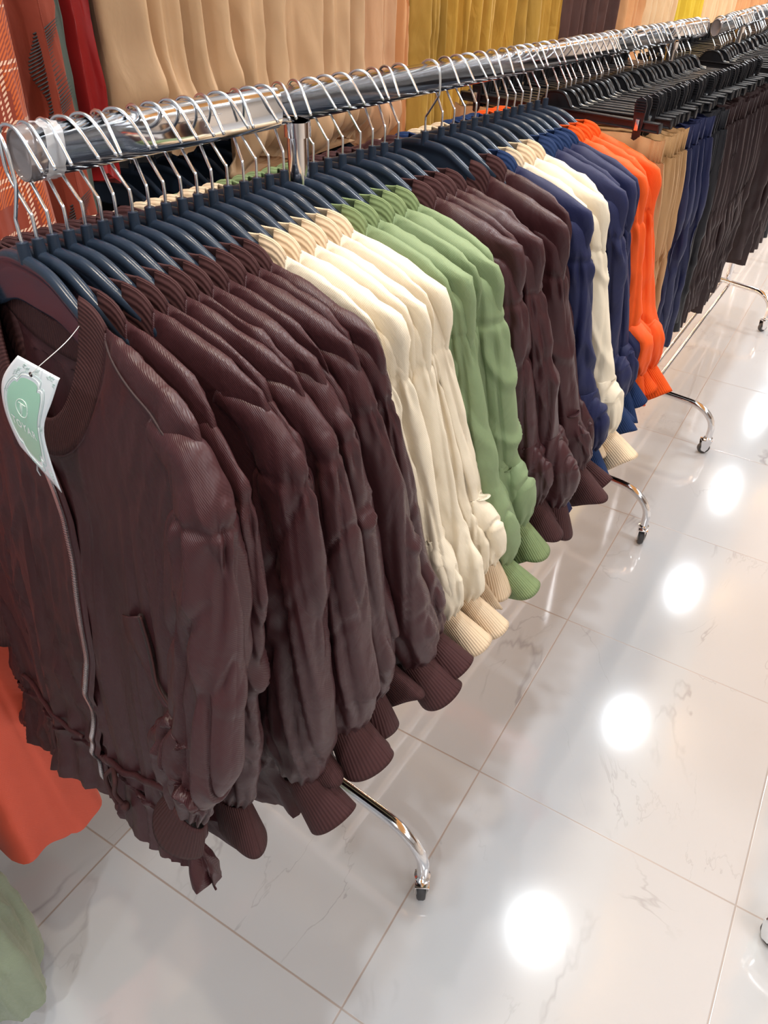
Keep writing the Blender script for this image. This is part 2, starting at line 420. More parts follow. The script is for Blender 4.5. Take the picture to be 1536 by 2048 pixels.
make_rack('clothes_rack', 'chrome rack across the aisle whose black caster shows at the right edge', (1.05, 2.5), rail4_pt, (.75, 2.8),
          [(1.05, (.350, 1.03, .75), (.95, 1.05, .2)), (2.5, (.40, 2.5, .3), (.95, 2.5, .2))])

# crumpled clear tape wound round the front end of the rail
m, N, L, b = new_mat('clear_tape'); b.inputs['Base Color'].default_value = (.9, .9, .92, 1); b.inputs['Roughness'].default_value = .12; b.inputs['Alpha'].default_value = .35; b.inputs['IOR'].default_value = 1.5
P = np.zeros((48, 9, 3))
for k in range(48):
    t = 2 * PI * k / 48
    for j in range(9):
        yy = .436 + .0022 * j; c = rail_pt(yy); n_ = float(perlin(np.array([k * .55 * math.cos(.0) % 26, j * .8, 3.3]), 4)) * .0016 + .0012
        cx_ = math.copysign(abs(math.cos(t)) ** .75, math.cos(t)) * (.0137 + n_); cz_ = math.copysign(abs(math.sin(t)) ** .75, math.sin(t)) * (.0210 + n_)
        P[k, j] = (c.x + cx_, yy + .003 * math.sin(t * 2), c.z + cz_)
grid_obj('clear_tape', P, m, rack, wrap=True)

# ------------------------------------------------------------------ hangers
def build_hanger_body():
    ns = 57; prof = []
    P = []
    for i in range(ns):
        s = -1 + 2 * i / (ns - 1); x = s * .192; ax = abs(x)
        zt = float(np.interp(ax, [0, .02, .036, .048, .062, .10, .13, .192], [-.0965, -.0972, -.0990, -.1035, -.1120, -.1330, -.1480, -.1720]))
        hh = .050 - .020 * (ax / .192) ** 1.2
        if ax > .175: hh *= max(.25, 1 - ((ax - .175) / .017) ** 2 * .75)
        zb = zt - hh - (.012 if ax < .02 else .012 * max(0, 1 - (ax - .02) / .03))*0
        wr_ = .0050 - .0018 * min(1, max(0, (ax - .06) / .05))
        if ax > .18: wr_ *= max(.3, 1 - ((ax - .18) / .012) ** 2 * .7)
        pw = .0022
        pts = [(0, zt), (wr_ * .6, zt - .0008), (wr_ * .93, zt - .003), (wr_, zt - .0065), (wr_ * .9, zt - .010), (pw * 1.25, zt - .0125), (pw, zt - .017), (pw, zb + .003), (pw * .6, zb), 
               (0, zb - .0004)]
        ring = pts + [(-a, b) for a, b in pts[-2:0:-1]]
        P.append([(x, a, b) for a, b in ring])
    P = np.array(P)
    for _ in range(3): P[1:-1, :, 2] = (P[:-2, :, 2] + 2 * P[1:-1, :, 2] + P[2:, :, 2]) / 4
    return np.transpose(P, (1, 0, 2))
HB = build_hanger_body()
def hook_path(rev=False):
    pts = [(0, -.094), (0, -.085), (.0005, -.068), (-.003, -.062), (-.0165, -.042), (-.0200, -.033), (-.0195, -.018), (-.0165, -.0055), (-.010, .0012), (-.001, .0030), (.007, .0008), (.0145, -.006), (.0225, -.0165), (.0305, -.0275)]
    pts = [Vector((p[0], 0, p[1])) for p in pts]
    out = []
    for i in range(len(pts) - 1):
        p0 = pts[max(i - 1, 0)]; p1 = pts[i]; p2 = pts[i + 1]; p3 = pts[min(i + 2, len(pts) - 1)]
        for k in range(3):
            t = k / 3
            out.append(.5 * ((2 * p1) + (p2 - p0) * t + (2 * p0 - 5 * p1 + 4 * p2 - p3) * t * t + (3 * p1 - p0 - 3 * p2 + p3) * t ** 3))
    out.append(pts[-1])
    if rev: out = [Vector((-p.x, p.y, p.z)) for p in out]
    return out
def make_hanger(label, group):
    t = thing('clothes_hanger', label, 'hanger', (0, 0, 0), 0, group)
    o = grid_obj('hanger_body', HB, PLASTIC, t, wrap=True)
    mb = MB(); mb.lathe([(.0058, -.104), (.0052, -.086), (.0042, -.0855), (.0, -.0855)], n=16); mb.obj('hook_socket', PLASTIC, t, auto=40)
    mb = MB(); mb.tube(hook_path(), .00165, 8); mb.obj('wire_hook', WIRE, t)
    return t
HANG0 = make_hanger('', None); hang_used = [False]
mbr = MB(); mbr.tube(hook_path(True), .00165, 8)
def place_hanger(loc, rz, hook_rz, label, group, rev=False):
    if not hang_used[0]:
        h = HANG0; hang_used[0] = True; h.location = loc; h.rotation_euler = (0, 0, rz); h['label'] = label; h['group'] = group
    else: h = dup(HANG0, loc, rz, label, group)
    for c in h.children:
        if c.name.startswith('wire_hook'):
            c.rotation_euler = (0, 0, hook_rz)
            c.data = REVHOOK if rev else FWDHOOK
            break
    return h
FWDHOOK = [c for c in HANG0.children if c.name.startswith('wire_hook')][0].data
tmp = mbr.obj('wire_hook', WIRE, None); REVHOOK = tmp.data; bpy.data.objects.remove(tmp)

# ------------------------------------------------------------------ bomber jackets
def sstep(a, b, x): t = np.clip((x - a) / (b - a), 0, 1); return t * t * (3 - 2 * t)

def jacket(y, colour, yaw, W, shear, Xc, Zc, tt, tb, seed, label, group, front=False, opening=False, cuff_tilt=.3, hem=-.84, neck_b=.016):
    """one jacket on its hanger. Local frame: x along the shoulders (+ towards the aisle), -y the front, z = 0 where the hook rests on the rail"""
    rng = random.Random(seed)
    p = rail_pt(y); root = thing('bomber_jacket', label, 'jacket', (p.x, p.y, p.z + TOP), math.radians(yaw), group)
    fab, rib = FAB[colour], FRIB[colour]
    def sh(P):                       # lower part leans along the rail because of the bulk of its neighbours
        P = P.copy(); P[..., 1] += shear * np.maximum(0, -P[..., 2] - .16); return P
    def thick(z): return tt + (tb - tt) * sstep(-.17, -.7, z) if np.isscalar(z) else tt + (tb - tt) * np.clip((-z - .17) / .5, 0, 1)
    nu, nv = (270, 150) if front else (56, 58)
    th = np.linspace(0, 2 * PI, nu, endpoint=False)
    c, s = np.cos(th), np.sin(th)
    cx = np.sign(c) * np.abs(c) ** .85
    bF = tt * (2.2 if front else 1); bB = tt
    rows = []
    # (fraction, a, bfront, bback, zside, zfront, zback)
    key = [(0, .115, neck_b * (2.2 if front else 1), neck_b, -.125, -.275, -.190 if front or opening else -.150), (.06, .140, bF * 1.1, bB, -.131, -.285, -.20 if front or opening else -.165), (.13, .190, bF, bB, -.147, -.30, -.20), (.19, W - .008, bF * .9, bB * .8, -.166, -.325, -.25),
           (.24, W, bF * .8, bB * .8, -.19, -.35, -.30), (.36, W * .95, bF, bB, -.30, -.42, -.40), (.60, W * .90, None, None, -.55, -.56, -.56), (.80, W * .86, None, None, -.72, -.72, -.72),
           (.86, W * .76, None, None, hem + .085, hem + .085, hem + .085), (.90, W * .82, None, None, hem + .055, hem + .055, hem + .055), (1, W * .95, None, None, hem, hem, hem)]
    kf = [k[0] for k in key]
    vv = np.linspace(0, 1, nv)
    def ci(i, alt=None):
        vals = []
        for k in key:
            q = k[i]
            if q is None:
                q = thick(k[4]) * (1.25 if k[0] > .95 else (.75 if abs(k[0] - .86) < .01 else 1))
            vals.append(q)
        return np.interp(vv, kf, vals)
    A, BF, BB, ZS, ZF, ZB = [ci(i) for i in range(1, 7)]
    P = np.zeros((nu, nv, 3)); pwS = np.interp(vv, [0, .08, .2, .5], [1.1, 2.6, 3.4, 2]); pwY = np.interp(vv, [0, .08, .2, .6, 1], [1, .62, .6, .85, 1])
    for j in range(nv):
        S = np.abs(s) ** pwS[j]
        zf = np.where(s < 0, ZF[j], ZB[j])
        P[:, j, 0] = A[j] * cx
        P[:, j, 1] = np.where(s < 0, BF[j], BB[j]) * np.sign(s) * np.abs(s) ** pwY[j]
        P[:, j, 2] = ZS[j] * (1 - S) + zf * S
        if front: P[:, j, 0] *= np.where(P[:, j, 0] < 0, 1 + .32 * sstep(.3, .95, vv[j]), 1)
        if front: P[:, j, 2] += np.minimum(0, P[:, j, 0]) * .40 * sstep(.55, 1, vv[j])
    # hem ruffle and gathered waist
    g = sstep(.83, .87, vv) * 1.0
    ang = th[:, None]
    ruff = (np.sin(ang * 9 + seed) * .5 + np.sin(ang * 14 + seed * 2) * .5) * sstep(.86, 1, vv)[None]
    nrm = grid_normals(sh(P), True)
    amp = np.interp(vv, [0, .06, .2, .4, 1], ([.05, .2, .35, .8, 1.0] if front else [.05, .3, .6, 1, 1.1]))[None]
    ts = min(1.0, max(tb, .012) / .016) * (1.35 if front else 1)
    d = wrinkle(P + np.array([0, seed * .37, 0]), seed, 1.0) * amp * ts
    d = d + ruff * tb * .35
    d = d - .006 * ts * np.exp(-((vv - .86) / .012) ** 2)[None]
    d = d + .0022 * np.sin(ang * (24 if front else 11) + 3 * np.sin(ang * 4)) * np.exp(-((vv - .87) / .035) ** 2)[None] * ts
    P2 = sh(P) + nrm * d[..., None]
    P2[:, :, 2] += (perlin(np.stack([P[..., 0] * 9, P[..., 1] * 0 + np.sign(P[..., 1]) * 2, P[..., 2] * 0 + seed], -1), seed) * .022) * sstep(.8, 1, vv)[None]
    body = grid_obj('jacket_body', P2, fab, root, wrap=True)
    # ribbed collar: stands on the neckline, open in front
    nc, nh = (120, 9) if front or opening else (60, 6)
    gap = .10 if not opening else .25
    tc = np.linspace(-PI / 2 + gap, 1.5 * PI - gap, nc)
    Q = np.zeros((nc, nh, 3))
    nbF, nbB = key[0][2], key[0][3]
    for j in range(nh):
        h = j / (nh - 1)
        cc, ss = np.cos(tc), np.sin(tc)
        a_ = .115 - .034 * h + .004 * math.sin(h * PI); 
        zf = np.where(ss < 0, -.275, -.190 if front or opening else -.150)
        Sx = np.abs(ss) ** 1.1
        Q[:, j, 0] = a_ * np.sign(cc) * np.abs(cc) ** .85
        Q[:, j, 1] = np.where(ss < 0, nbF, nbB) * ss * (1 - .25 * h) 
        Q[:, j, 2] = -.125 * (1 - Sx) + zf * Sx + .015 * h + .018 * h * Sx + .004 * math.sin(h * PI)
        if opening:                                   # the loose near collar point of an unzipped neck
            Q[:, j, 2] -= .03 * np.clip(-ss, 0, 1) * (1 - h)
    grid_obj('ribbed_collar', sh(Q), rib, root, uvscale=(190 if front else 110, 1), solid=.003 if front else .0022)
    # collar seam, a thin roped edge
    seam = sh(Q[:, 0:1, :])[:, 0]
    seam = [tuple(q + np.array([0, 0, -.001])) for q in seam[::2]]
    mb = MB(); mb.tube(seam, .0016, 6); mb.obj('collar_seam', fab, root)
    # sleeves
    for side in (1, -1):
        near = side == 1
        nus, nvs = ((150, 230) if front else (72, 130)) if near else (24, 30)
        xc, zc = (Xc, Zc) if near else ((.235, -.74) if not front else (.245, -.70))
        cl = .078; kk = min(1, max(0, (y - .45) / .2)) if near else 0
        kp = [(W - .055, -.184), (W - .014 - .016 * kk, -.200), (W + .004 - .036 * kk, -.235), (W + .5 * (max(xc, W) - W) + .004 - kk * .040, -.34), (.35 * W + .65 * xc + (.02 if front else 0) - kk * .026, -.50), (xc - .006 * kk, zc + cl + .07), (xc, zc + cl)]
        tk = np.array([0, .06, .12, .30, .60, .90, 1.0]); u = np.linspace(0, 1, nvs)
        kx = np.array([k[0] for k in kp]); kz = np.array([k[1] for k in kp])
        px = np.interp(u, tk, kx); pz = np.interp(u, tk, kz)
        for _ in range(3):
            px[1:-1] = (px[:-2] + px[1:-1] * 2 + px[2:]) / 4; pz[1:-1] = (pz[:-2] + pz[1:-1] * 2 + pz[2:]) / 4
        rx = np.interp(u, [0, .06, .12, .3, .6, .85, .95, 1], [.012, .022, .030, .043, .048, .052, .043, .027])
        tz = np.array([thick(z_) for z_ in pz])
        ry = np.minimum(rx, tz * np.interp(u, [0, .1, .3, .85, .95, 1], [.8, .95, 1.0, 1.15, 1.0, .75]))
        if front and near: ry = np.interp(u, [0, .1, .3, .85, 1], [.012, .016, .022, .026, .012])
        rx = rx * (1 - .16 * kk * (1 - sstep(.5, .9, u)))
        if not near: rx = rx * .9
        dx = np.gradient(px); dz = np.gradient(pz); ln = np.hypot(dx, dz); dx /= ln; dz /= ln
        ths = np.linspace(0, 2 * PI, nus, endpoint=False)
        Q = np.zeros((nus, nvs, 3))
        cs = np.sign(np.cos(ths)) * np.abs(np.cos(ths)) ** .8; sn = np.sin(ths)
        for j in range(nvs):
            Q[:, j, 0] = px[j] + rx[j] * cs * (-dz[j])
            Q[:, j, 2] = pz[j] + rx[j] * cs * dx[j]
            Q[:, j, 1] = ry[j] * sn - (.004 if front and near else 0)
        if front and near: Q[..., 1] -= .020 * sstep(.25, .9, u)[None]
        n_ = grid_normals(sh(Q), True); SGN = 1 if float((n_[:, nvs // 2, 1] * sn).sum()) > 0 else -1
        am = np.interp(u, [0, .08, .16, .4, .9, 1], [.1, .25, 1.0, 1.25, 1.0, .4])[None]
        tsz = min(.95, max(tb, .010) / .016) * (1.3 if front else 1)
        d = wrinkle(Q * np.array([1.15, 1, 1]) + np.array([seed * .7, 0, 0]), seed + 50 + side, 1.25) * am * tsz
        d = d + .0022 * tsz * np.sin(ths * 13 + seed)[:, None] * np.exp(-((u - 1.0) / .06) ** 2)[None]           # gathers into the cuff
        d = d - .0030 * tsz * np.exp(-((u - .135) / .008) ** 2)[None] + .0025 * tsz * np.sin(ths * 9)[:, None] * np.exp(-((u - .17) / .03) ** 2)[None]   # armhole seam and ease
        Q2 = sh(Q) + n_ * d[..., None] * SGN
        if not near: Q2[..., 0] *= -1
        grid_obj('sleeve', Q2, fab, root, wrap=True, capA=True)
        # ribbed cuff, flattened and tilted, open below
        ncu, nhu = (64, 12) if near else (28, 5)
        tu = np.linspace(0, 2 * PI, ncu + 1)
        K = np.zeros((ncu + 1, nhu, 3)); tilt = cuff_tilt if near else .1
        c0 = np.array([px[-1], pz[-1]]); ax = np.array([math.sin(tilt), -math.cos(tilt)]); side_v = np.array([math.cos(tilt), math.sin(tilt)])
        ryc = ry[-1] * 1.0
        for j in range(nhu):
            h = j / (nhu - 1); r_ = .027 + .017 * h - .004 * h * h
            yv = ryc * (1 + .5 * h)
            wob = .004 * h * np.sin(tu * 2 + seed)
            K[:, j, 0] = c0[0] + ax[0] * cl * h + side_v[0] * r_ * np.cos(tu)
            K[:, j, 2] = c0[1] + ax[1] * cl * h + side_v[1] * r_ * np.cos(tu) + wob
            K[:, j, 1] = yv * np.sin(tu) + wob - ((.024) if front and near else 0)
        K = sh(K)
        if not near: K[..., 0] *= -1
        grid_obj('ribbed_cuff', K, rib, root, uvscale=(46, 1), solid=.002)
    return root, P2, th, vv, sh

# where each jacket hangs: y along the rail, colour
ROW = [(.403, 'brown'), (.418, 'brown'), (.433, 'brown'), (.450, 'brown'), (.469, 'brown'), (.488, 'brown'), (.505, 'brown'), (.524, 'brown'), (.545, 'brown'), (.566, 'brown'), (.588, 'brown'),
       (.610, 'cream'), (.632, 'cream'), (.655, 'cream'), (.680, 'cream'), (.701, 'cream'), (.722, 'cream'),
       (.748, 'green'), (.775, 'green'), (.803, 'green'), (.832, 'green'), (.862, 'green'),
       (.900, 'brown'), (.928, 'brown'), (.957, 'brown'), (.990, 'brown'), (1.062, 'brown'), (1.108, 'brown'), (1.143, 'navy'), (1.175, 'cream'), (1.212, 'cream'), (1.250, 'cream'),
       (1.288, 'navy'), (1.320, 'navy'), (1.350, 'navy'), (1.378, 'navy'), (1.412, 'orange'), (1.445, 'orange'), (1.480, 'orange')]
ys = [r[0] for r in ROW]
def fI(y, xs, vs_): return float(np.interp(y, xs, vs_))
def shear_at(y): return fI(y, [.403, .433, .5, .6, .75, 1.5], [-.10, .02, .14, .26, .29, .30])
def Xc_at(y): return fI(y, [.403, .418, .433, .47, .6, .8, 1.1, 1.5], [.215, .19, .225, .24, .25, .268, .258, .235])
def Zc_at(y): return fI(y, [.403, .418, .6, 1.0, 1.5], [-.705, -.79, -.735, -.71, -.64])
def yaw_at(y): return fI(y, [.403, .418, .433, .5, .6, .9, 1.05, 1.5], [-11, -7, -2, 0, -2, 0, -6, -6])
def W_at(y): return fI(y, [.403, .418, .433, .5, .6], [.230, .232, .235, .238, .243])
ordw = ['first', 'second', 'third', 'fourth', 'fifth', 'sixth', 'seventh', 'eighth', 'ninth', 'tenth', 'eleventh']
runs = []
for i, (yy, cname) in enumerate(ROW):
    if i and ROW[i - 1][1] == cname: runs[-1].append(i)
    else: runs.append([i])
info = {}
place = {0: 'in the front brown run', 1: 'in the larger cream run', 2: 'in the sage run', 3: 'behind the sage run', 4: 'wedged between brown and cream', 5: 'in the small far cream run', 6: 'in the navy run', 7: 'in the orange run'}
adj = {'brown': 'dark brown satin', 'cream': 'cream', 'green': 'sage green', 'navy': 'navy blue', 'orange': 'bright orange'}
for ri, run in enumerate(runs):
    for k, i in enumerate(run):
        n = len(run)
        o = ordw[k] + ' from the camera' if n > 1 else ''
        info[i] = (ri, k, n, o)
first_jacket = None
for i, (yy, cname) in enumerate(ROW):
    ri, k, n, o = info[i]
    fr = i == 0; op = abs(yy - 1.062) < .001
    dn = (ys[i + 1] - yy) if i + 1 < len(ys) else .034
    dn_b = dn + ((shear_at(ys[i + 1]) - shear_at(yy)) * .5 if i + 1 < len(ys) else 0)
    prom = 1 if fr or op else (1.32 if i % 2 == 0 else .78); rec = 0 if prom >= 1 else 1
    tt = max(.0085, min(.017, dn * .58)); tb = max(.012, min(.025, dn_b * .62)); tt = max(.0085, tt * prom); tb *= prom
    if fr: lab = 'front dark brown bomber jacket facing us with metal zip and hang tag'
    elif op: lab = 'dark brown bomber jacket with its neck open and near collar folded, behind the sage run'
    elif n == 1: lab = f'single {adj[cname]} bomber jacket {place[ri]}'
    else: lab = f'{adj[cname]} bomber jacket, {o} {place[ri]}'
    rng = random.Random(i * 13 + 1)
    yw = yaw_at(yy) + rng.uniform(-2, 2) * (0 if fr else 1)
    res = jacket(yy, cname, yw, W_at(yy) + rng.uniform(-.004, .006) - .015 * rec, shear_at(yy) + rng.uniform(-.02, .02) * (0 if fr else 1), Xc_at(yy) + rng.uniform(-.012, .012) * (0 if fr else 1) - .018 * rec + .006 * (1 - rec) * (0 if fr else 1), Zc_at(yy) + rng.uniform(-.03, .03),
                 tt, tb, i * 3 + 2, lab, 'bomber jackets on the near rack', front=fr, opening=op, cuff_tilt=rng.uniform(-.05, .85) if not fr else -.35, hem=(-.80 if fr else -.83 + rng.uniform(-.02, .02)), neck_b=max(.011, tt))
    if fr: first_jacket = res
    if fr: hl = 'black plastic hanger with back-to-front hook inside the zipped front jacket'
    elif op: hl = 'black plastic hanger with reversed hook showing its whole arm, in the open-necked brown jacket'
    elif n == 1: hl = f'black plastic hanger holding the single {cname} jacket between brown and cream'
    else: hl = f'black plastic hanger of the added {ordw[k]} {cname} jacket {place[ri]}'
    pr = rail_pt(yy)
    place_hanger((pr.x, pr.y, pr.z + TOP), math.radians(yw), rng.uniform(-.4, .35), hl, 'black hangers of the jacket row', rev=(fr or op))


# ------------------------------------------------------------------ details of the front jacket
fj, FP, Fth, Fvv, fsh = first_jacket
FP2 = FP.reshape(-1, 3); fmask = np.repeat(np.sin(Fth) < .05, FP.shape[1]); FPF = FP2[fmask]
def surf(x, z, off=.0025):
    d = (FPF[:, 0] - x) ** 2 + (FPF[:, 2] - z) ** 2
    k = np.argsort(d)[:6]; wt = 1 / (d[k] + 1e-6)
    return Vector((x, float((FPF[k, 1] * wt).sum() / wt.sum()) - off, z))
def smooth_path(pts, n):
    pts = [Vector(p) for p in pts]; out = []
    for i in range(len(pts) - 1):
        p0 = pts[max(i - 1, 0)]; p1 = pts[i]; p2 = pts[i + 1]; p3 = pts[min(i + 2, len(pts) - 1)]
        for k in range(n):
            t = k / n; out.append(.5 * ((2 * p1) + (p2 - p0) * t + (2 * p0 - 5 * p1 + 4 * p2 - p3) * t * t + (3 * p1 - p0 - 3 * p2 + p3) * t ** 3))
    out.append(pts[-1]); return out
def on_surf(pts, n, off=.0025, sm=6):
    q = smooth_path([(x, 0, z) for x, z in pts], n); P = [surf(p.x, p.z, off) for p in q]
    for _ in range(sm):
        P = [P[0]] + [(P[i - 1] + P[i] * 2 + P[i + 1]) / 4 for i in range(1, len(P) - 1)] + [P[-1]]
    return P
zp = on_surf([(.004, -.283), (.019, -.30), (.028, -.35), (.036, -.43), (.038, -.50), (.028, -.58), (.016, -.66), (.012, -.71), (.020, -.762)], 26, .004)
V = []; Fc = []
for p in zp:
    for dx_, dy_ in ((-.013, .0015), (-.004, 0), (.004, 0), (.013, .0015)): V.append((p.x + dx_, p.y + dy_, p.z))
for i in range(len(zp) - 1):
    for k in range(3): Fc.append((i * 4 + k, i * 4 + k + 1, (i + 1) * 4 + k + 1, (i + 1) * 4 + k))
tape = mesh_obj('zip_tape', V, Fc, FAB['brown'], fj); m_ = tape.modifiers.new('t', 'SOLIDIFY'); m_.thickness = .001
mb = MB()
for i in range(2, len(zp) - 1):
    for sx in (-1, 1):
        p = zp[i] + Vector((sx * .0018, -.0030, 0)); 
        if sx > 0: p = (p + zp[i + 1] + Vector((sx * .0018, -.0030, 0))) / 2
        mb.box(p, (.0042, .0018, .0017))
mb.obj('zip_teeth', ZIPM, tape, smooth=False)
mb = MB(); q = zp[2]; mb.box(q + Vector((0, -.003, 0)), (.006, .004, .010), bev=.001); mb.tube([q + Vector((0, -.004, -.004)), q + Vector((.002, -.007, -.012)), q + Vector((.001, -.005, -.020))], .0012, 6)
mb.obj('zip_slider', ZIPM, tape, auto=40)
# pocket: slanted opening with a folded welt
po = on_surf([(.150, -.398), (.155, -.425), (.160, -.455), (.172, -.478), (.198, -.492)], 8, .004)
pi_ = on_surf([(.119, -.415), (.128, -.435), (.140, -.462), (.155, -.482), (.172, -.492)], 8, .006)
P = np.array([[tuple(a), tuple(a.lerp(b_, .5) + Vector((0, -.003, 0))), tuple(b_)] for a, b_ in zip(po, pi_)])
grid_obj('pocket_welt', P, FAB['brown'], fj, solid=.0018)
mb = MB(); mb.tube([p + Vector((.0015, -.001, 0)) for p in po], .0013, 6); mb.obj('pocket_edge', WIRE if False else FRIB['brown'], fj)
mb = MB(); mb.tube([p + Vector((-.003, .001, 0)) for p in po], [.001] + [.0035] * (len(po) - 2) + [.001], 8); mb.obj('pocket_opening', DARK, fj)
# stitched seams and waist drawcord
seams = [[(.118, -.135), (.16, -.158), (.20, -.178), (.222, -.20)], [(-.118, -.135), (-.16, -.158), (-.20, -.178)], [(.05, -.30), (.062, -.42), (.068, -.55), (.06, -.66)]]
mb = MB()
for sp_ in seams[:2]:
    mb = MB(); mb.tube(on_surf(sp_, 8, .0015), .0011, 5); mb.obj('shoulder_seam', THREAD, fj)
mb = MB(); mb.tube(on_surf([(-.19, -.735), (-.12, -.722), (-.06, -.712), (-.01, -.705)], 8, .004), .0032, 8)
mb.tube(on_surf([(.04, -.70), (.075, -.695), (.11, -.68), (.15, -.66), (.19, -.65)], 8, .004), .0042, 8); mb.obj('waist_casing', FAB['brown'], fj)
def cord(pts):
    mb = MB(); P = smooth_path(pts, 6); mb.tube(P, .0030, 8); e = P[-1]; mb.lathe([(0, -.007), (.005, -.005), (.006, 0), (.005, .005), (0, .007)], tuple(e), 12); mb.obj('drawcord', FRIB['brown'], fj)
a_ = surf(-.09, -.74, .008)
cord([a_, a_ + Vector((-.012, -.004, -.04)), a_ + Vector((-.022, -.004, -.075)), a_ + Vector((-.010, -.004, -.088)), a_ + Vector((-.006, -.002, -.060))])
cord([a_, a_ + Vector((-.002, -.006, -.04)), a_ + Vector((-.006, -.006, -.09)), a_ + Vector((-.004, -.006, -.118))])
b_ = surf(.062, -.70, .008)
cord([b_, b_ + Vector((-.012, -.008, -.02)), b_ + Vector((-.014, -.008, -.055)), b_ + Vector((-.006, -.006, -.085))])
cord([b_, b_ + Vector((.02, -.010, .004)), b_ + Vector((.012, -.012, -.03)), b_ + Vector((.022, -.008, -.05))])
# hang tag
Lc = smooth_path([(.062, 0, -.150), (.033, 0, -.177), (.021, 0, -.200), (.014, 0, -.230), (.014, 0, -.260)], 6)
Rc = smooth_path([(.130, 0, -.145), (.117, 0, -.168), (.092, 0, -.203), (.083, 0, -.236), (.079, 0, -.280)], 6)
def tagpt(u, v, off=0):
    k = max(0, min(.9999, v)) * (len(Lc) - 1); i = int(k); t = k - i
    a = Lc[i].lerp(Lc[i + 1], t); b = Rc[i].lerp(Rc[i + 1], t); p = a.lerp(b, u)
    return Vector((p.x - .003, -.052 - .006 * math.sin(v * PI) - .003 * v - off, p.z - .002))
PAPER = plain('tag_card', (.78, .84, .88), .35, coat=.2); MINT = plain('mint_print', (.36, .66, .50), .35, coat=.2); WPR = plain('white_print', (.86, .93, .90), .4); GPR = plain('grey_green_print', (.45, .58, .55), .5)
P = np.array([[tuple(tagpt(i / 16, j / 24)) for j in range(25)] for i in range(17)])
tg = thing('hang_tag', 'white and mint TOYAR paper hang tag on the collar of the front brown jacket', 'tag', (fj.location.x, fj.location.y, fj.location.z), fj.rotation_euler.z)
grid_obj('tag_card', P, PAPER, tg, solid=.0006)
def panel_outline(s=1.0):
    pts = []
    for k in range(120):
        t = 2 * PI * k / 120; r = 1
        x = math.cos(t); z = math.sin(t)
        x = math.copysign(abs(x) ** .72, x); z = math.copysign(abs(z) ** .82, z)
        lobe = 1 - .10 * math.exp(-((abs(abs(t - PI) - PI / 2 * 1.0) - .55) / .10) ** 2)
        pts.append((.5 + .36 * x * lobe * s, .53 + .36 * z * lobe * s))
    return pts
def flat_print(name, pts, off, mat):
    c = (sum(p[0] for p in pts) / len(pts), sum(p[1] for p in pts) / len(pts)); V = []; Fc = []; n = len(pts); rings = 6
    for r in range(rings + 1):
        for p in pts:
            t = r / rings; V.append(tuple(tagpt(c[0] + (p[0] - c[0]) * t, c[1] + (p[1] - c[1]) * t, off)))
    for r in range(rings):
        for k in range(n): k2 = (k + 1) % n; Fc.append((r * n + k, r * n + k2, (r + 1) * n + k2, (r + 1) * n + k))
    return mesh_obj(name, V, Fc, mat, tg)
flat_print('mint_panel', panel_outline(1), .0006, MINT)
def line_print(name, lines, r, off, mat):
    mb = MB()
    for ln in lines: mb.tube([tagpt(u, v, off) for u, v in ln], r, 4)
    return mb.obj(name, mat, tg)
line_print('panel_outline', [panel_outline(1.09) + panel_outline(1.09)[:1]], .00045, .0006, WPR)
line_print('panel_border', [panel_outline(1.17) + panel_outline(1.17)[:1]], .00025, .0005, GPR)
line_print('round_emblem', [[(.5 + .135 * math.cos(t / 30 * 2 * PI), .47 + .085 * math.sin(t / 30 * 2 * PI)) for t in range(31)]], .0004, .0008, WPR)
line_print('emblem_letter', [[(.42, .440), (.42, .430), (.58, .430), (.58, .440)], [(.5, .430), (.5, .545)], [(.47, .43), (.47, .535)]], .0004, .0008, WPR)
def text_print(body, u0, u1, v0, hv, mat, name):
    cu = bpy.data.curves.new('t', 'FONT'); cu.body = body; cu.resolution_u = 3; cu.offset = .022; cu.space_character = 1.15
    o = bpy.data.objects.new('t', cu); C.objects.link(o); bpy.context.view_layer.update()
    me = bpy.data.meshes.new_from_object(o.evaluated_get(bpy.context.evaluated_depsgraph_get()))
    vs_ = [v.co.copy() for v in me.vertices]; fs = [tuple(p.vertices) for p in me.polygons]
    bpy.data.objects.remove(o); xs = [v.x for v in vs_]; ysx = [v.y for v in vs_]; x0, x1, y0_, y1_ = min(xs), max(xs), min(ysx), max(ysx)
    V = [tuple(tagpt(u0 + (u1 - u0) * (v.x - x0) / (x1 - x0), v0 - hv * (v.y - y0_) / (y1_ - y0_), .0009)) for v in vs_]
    mesh_obj(name, V, fs, mat, tg, smooth=False)
text_print('TOYAR', .20, .80, .69, .072, WPR, 'brand_lettering')
rg = random.Random(4); sprigs = []
for _ in range(46):
    u, v = rg.random(), rg.random()
    if abs(u - .5) < .40 and abs(v - .53) < .42: continue
    if not (.06 < u < .94 and .03 < v < .97): continue
    a = rg.uniform(0, 2 * PI); L_ = rg.uniform(.06, .13)
    du, dv = math.cos(a) * L_, math.sin(a) * L_ * .6
    ok = lambda q: (min(.97, max(.03, q[0])), min(.98, max(.02, q[1])))
    sprigs.append([ok((u, v)), ok((u + du, v + dv))])
    for t in (.35, .6, .85):
        for sg in (-1, 1): sprigs.append([ok((u + du * t, v + dv * t)), ok((u + du * (t + .25) - sg * dv * .8, v + dv * (t + .25) + sg * du * .28))])
line_print('leaf_print', sprigs, .00028, .0003, GPR)
mb = MB(); c_ = tagpt(.47, .12, .0006); mb.lathe([(.0022, -.0006), (.0022, .0006), (.0, .0006)], tuple(c_), 14, 'Y'); mb.obj('eyelet', DARK, tg)
mb = MB(); mb.tube(smooth_path([tagpt(.47, .12, .001), tagpt(.55, .02, .002) + Vector((.004, 0, .004)), tagpt(.62, 0, 0) + Vector((.006, .02, .018)), Vector((.075, .0, -.135))], 6), .00035, 5); mb.obj('tag_loop', WHITEP, tg)

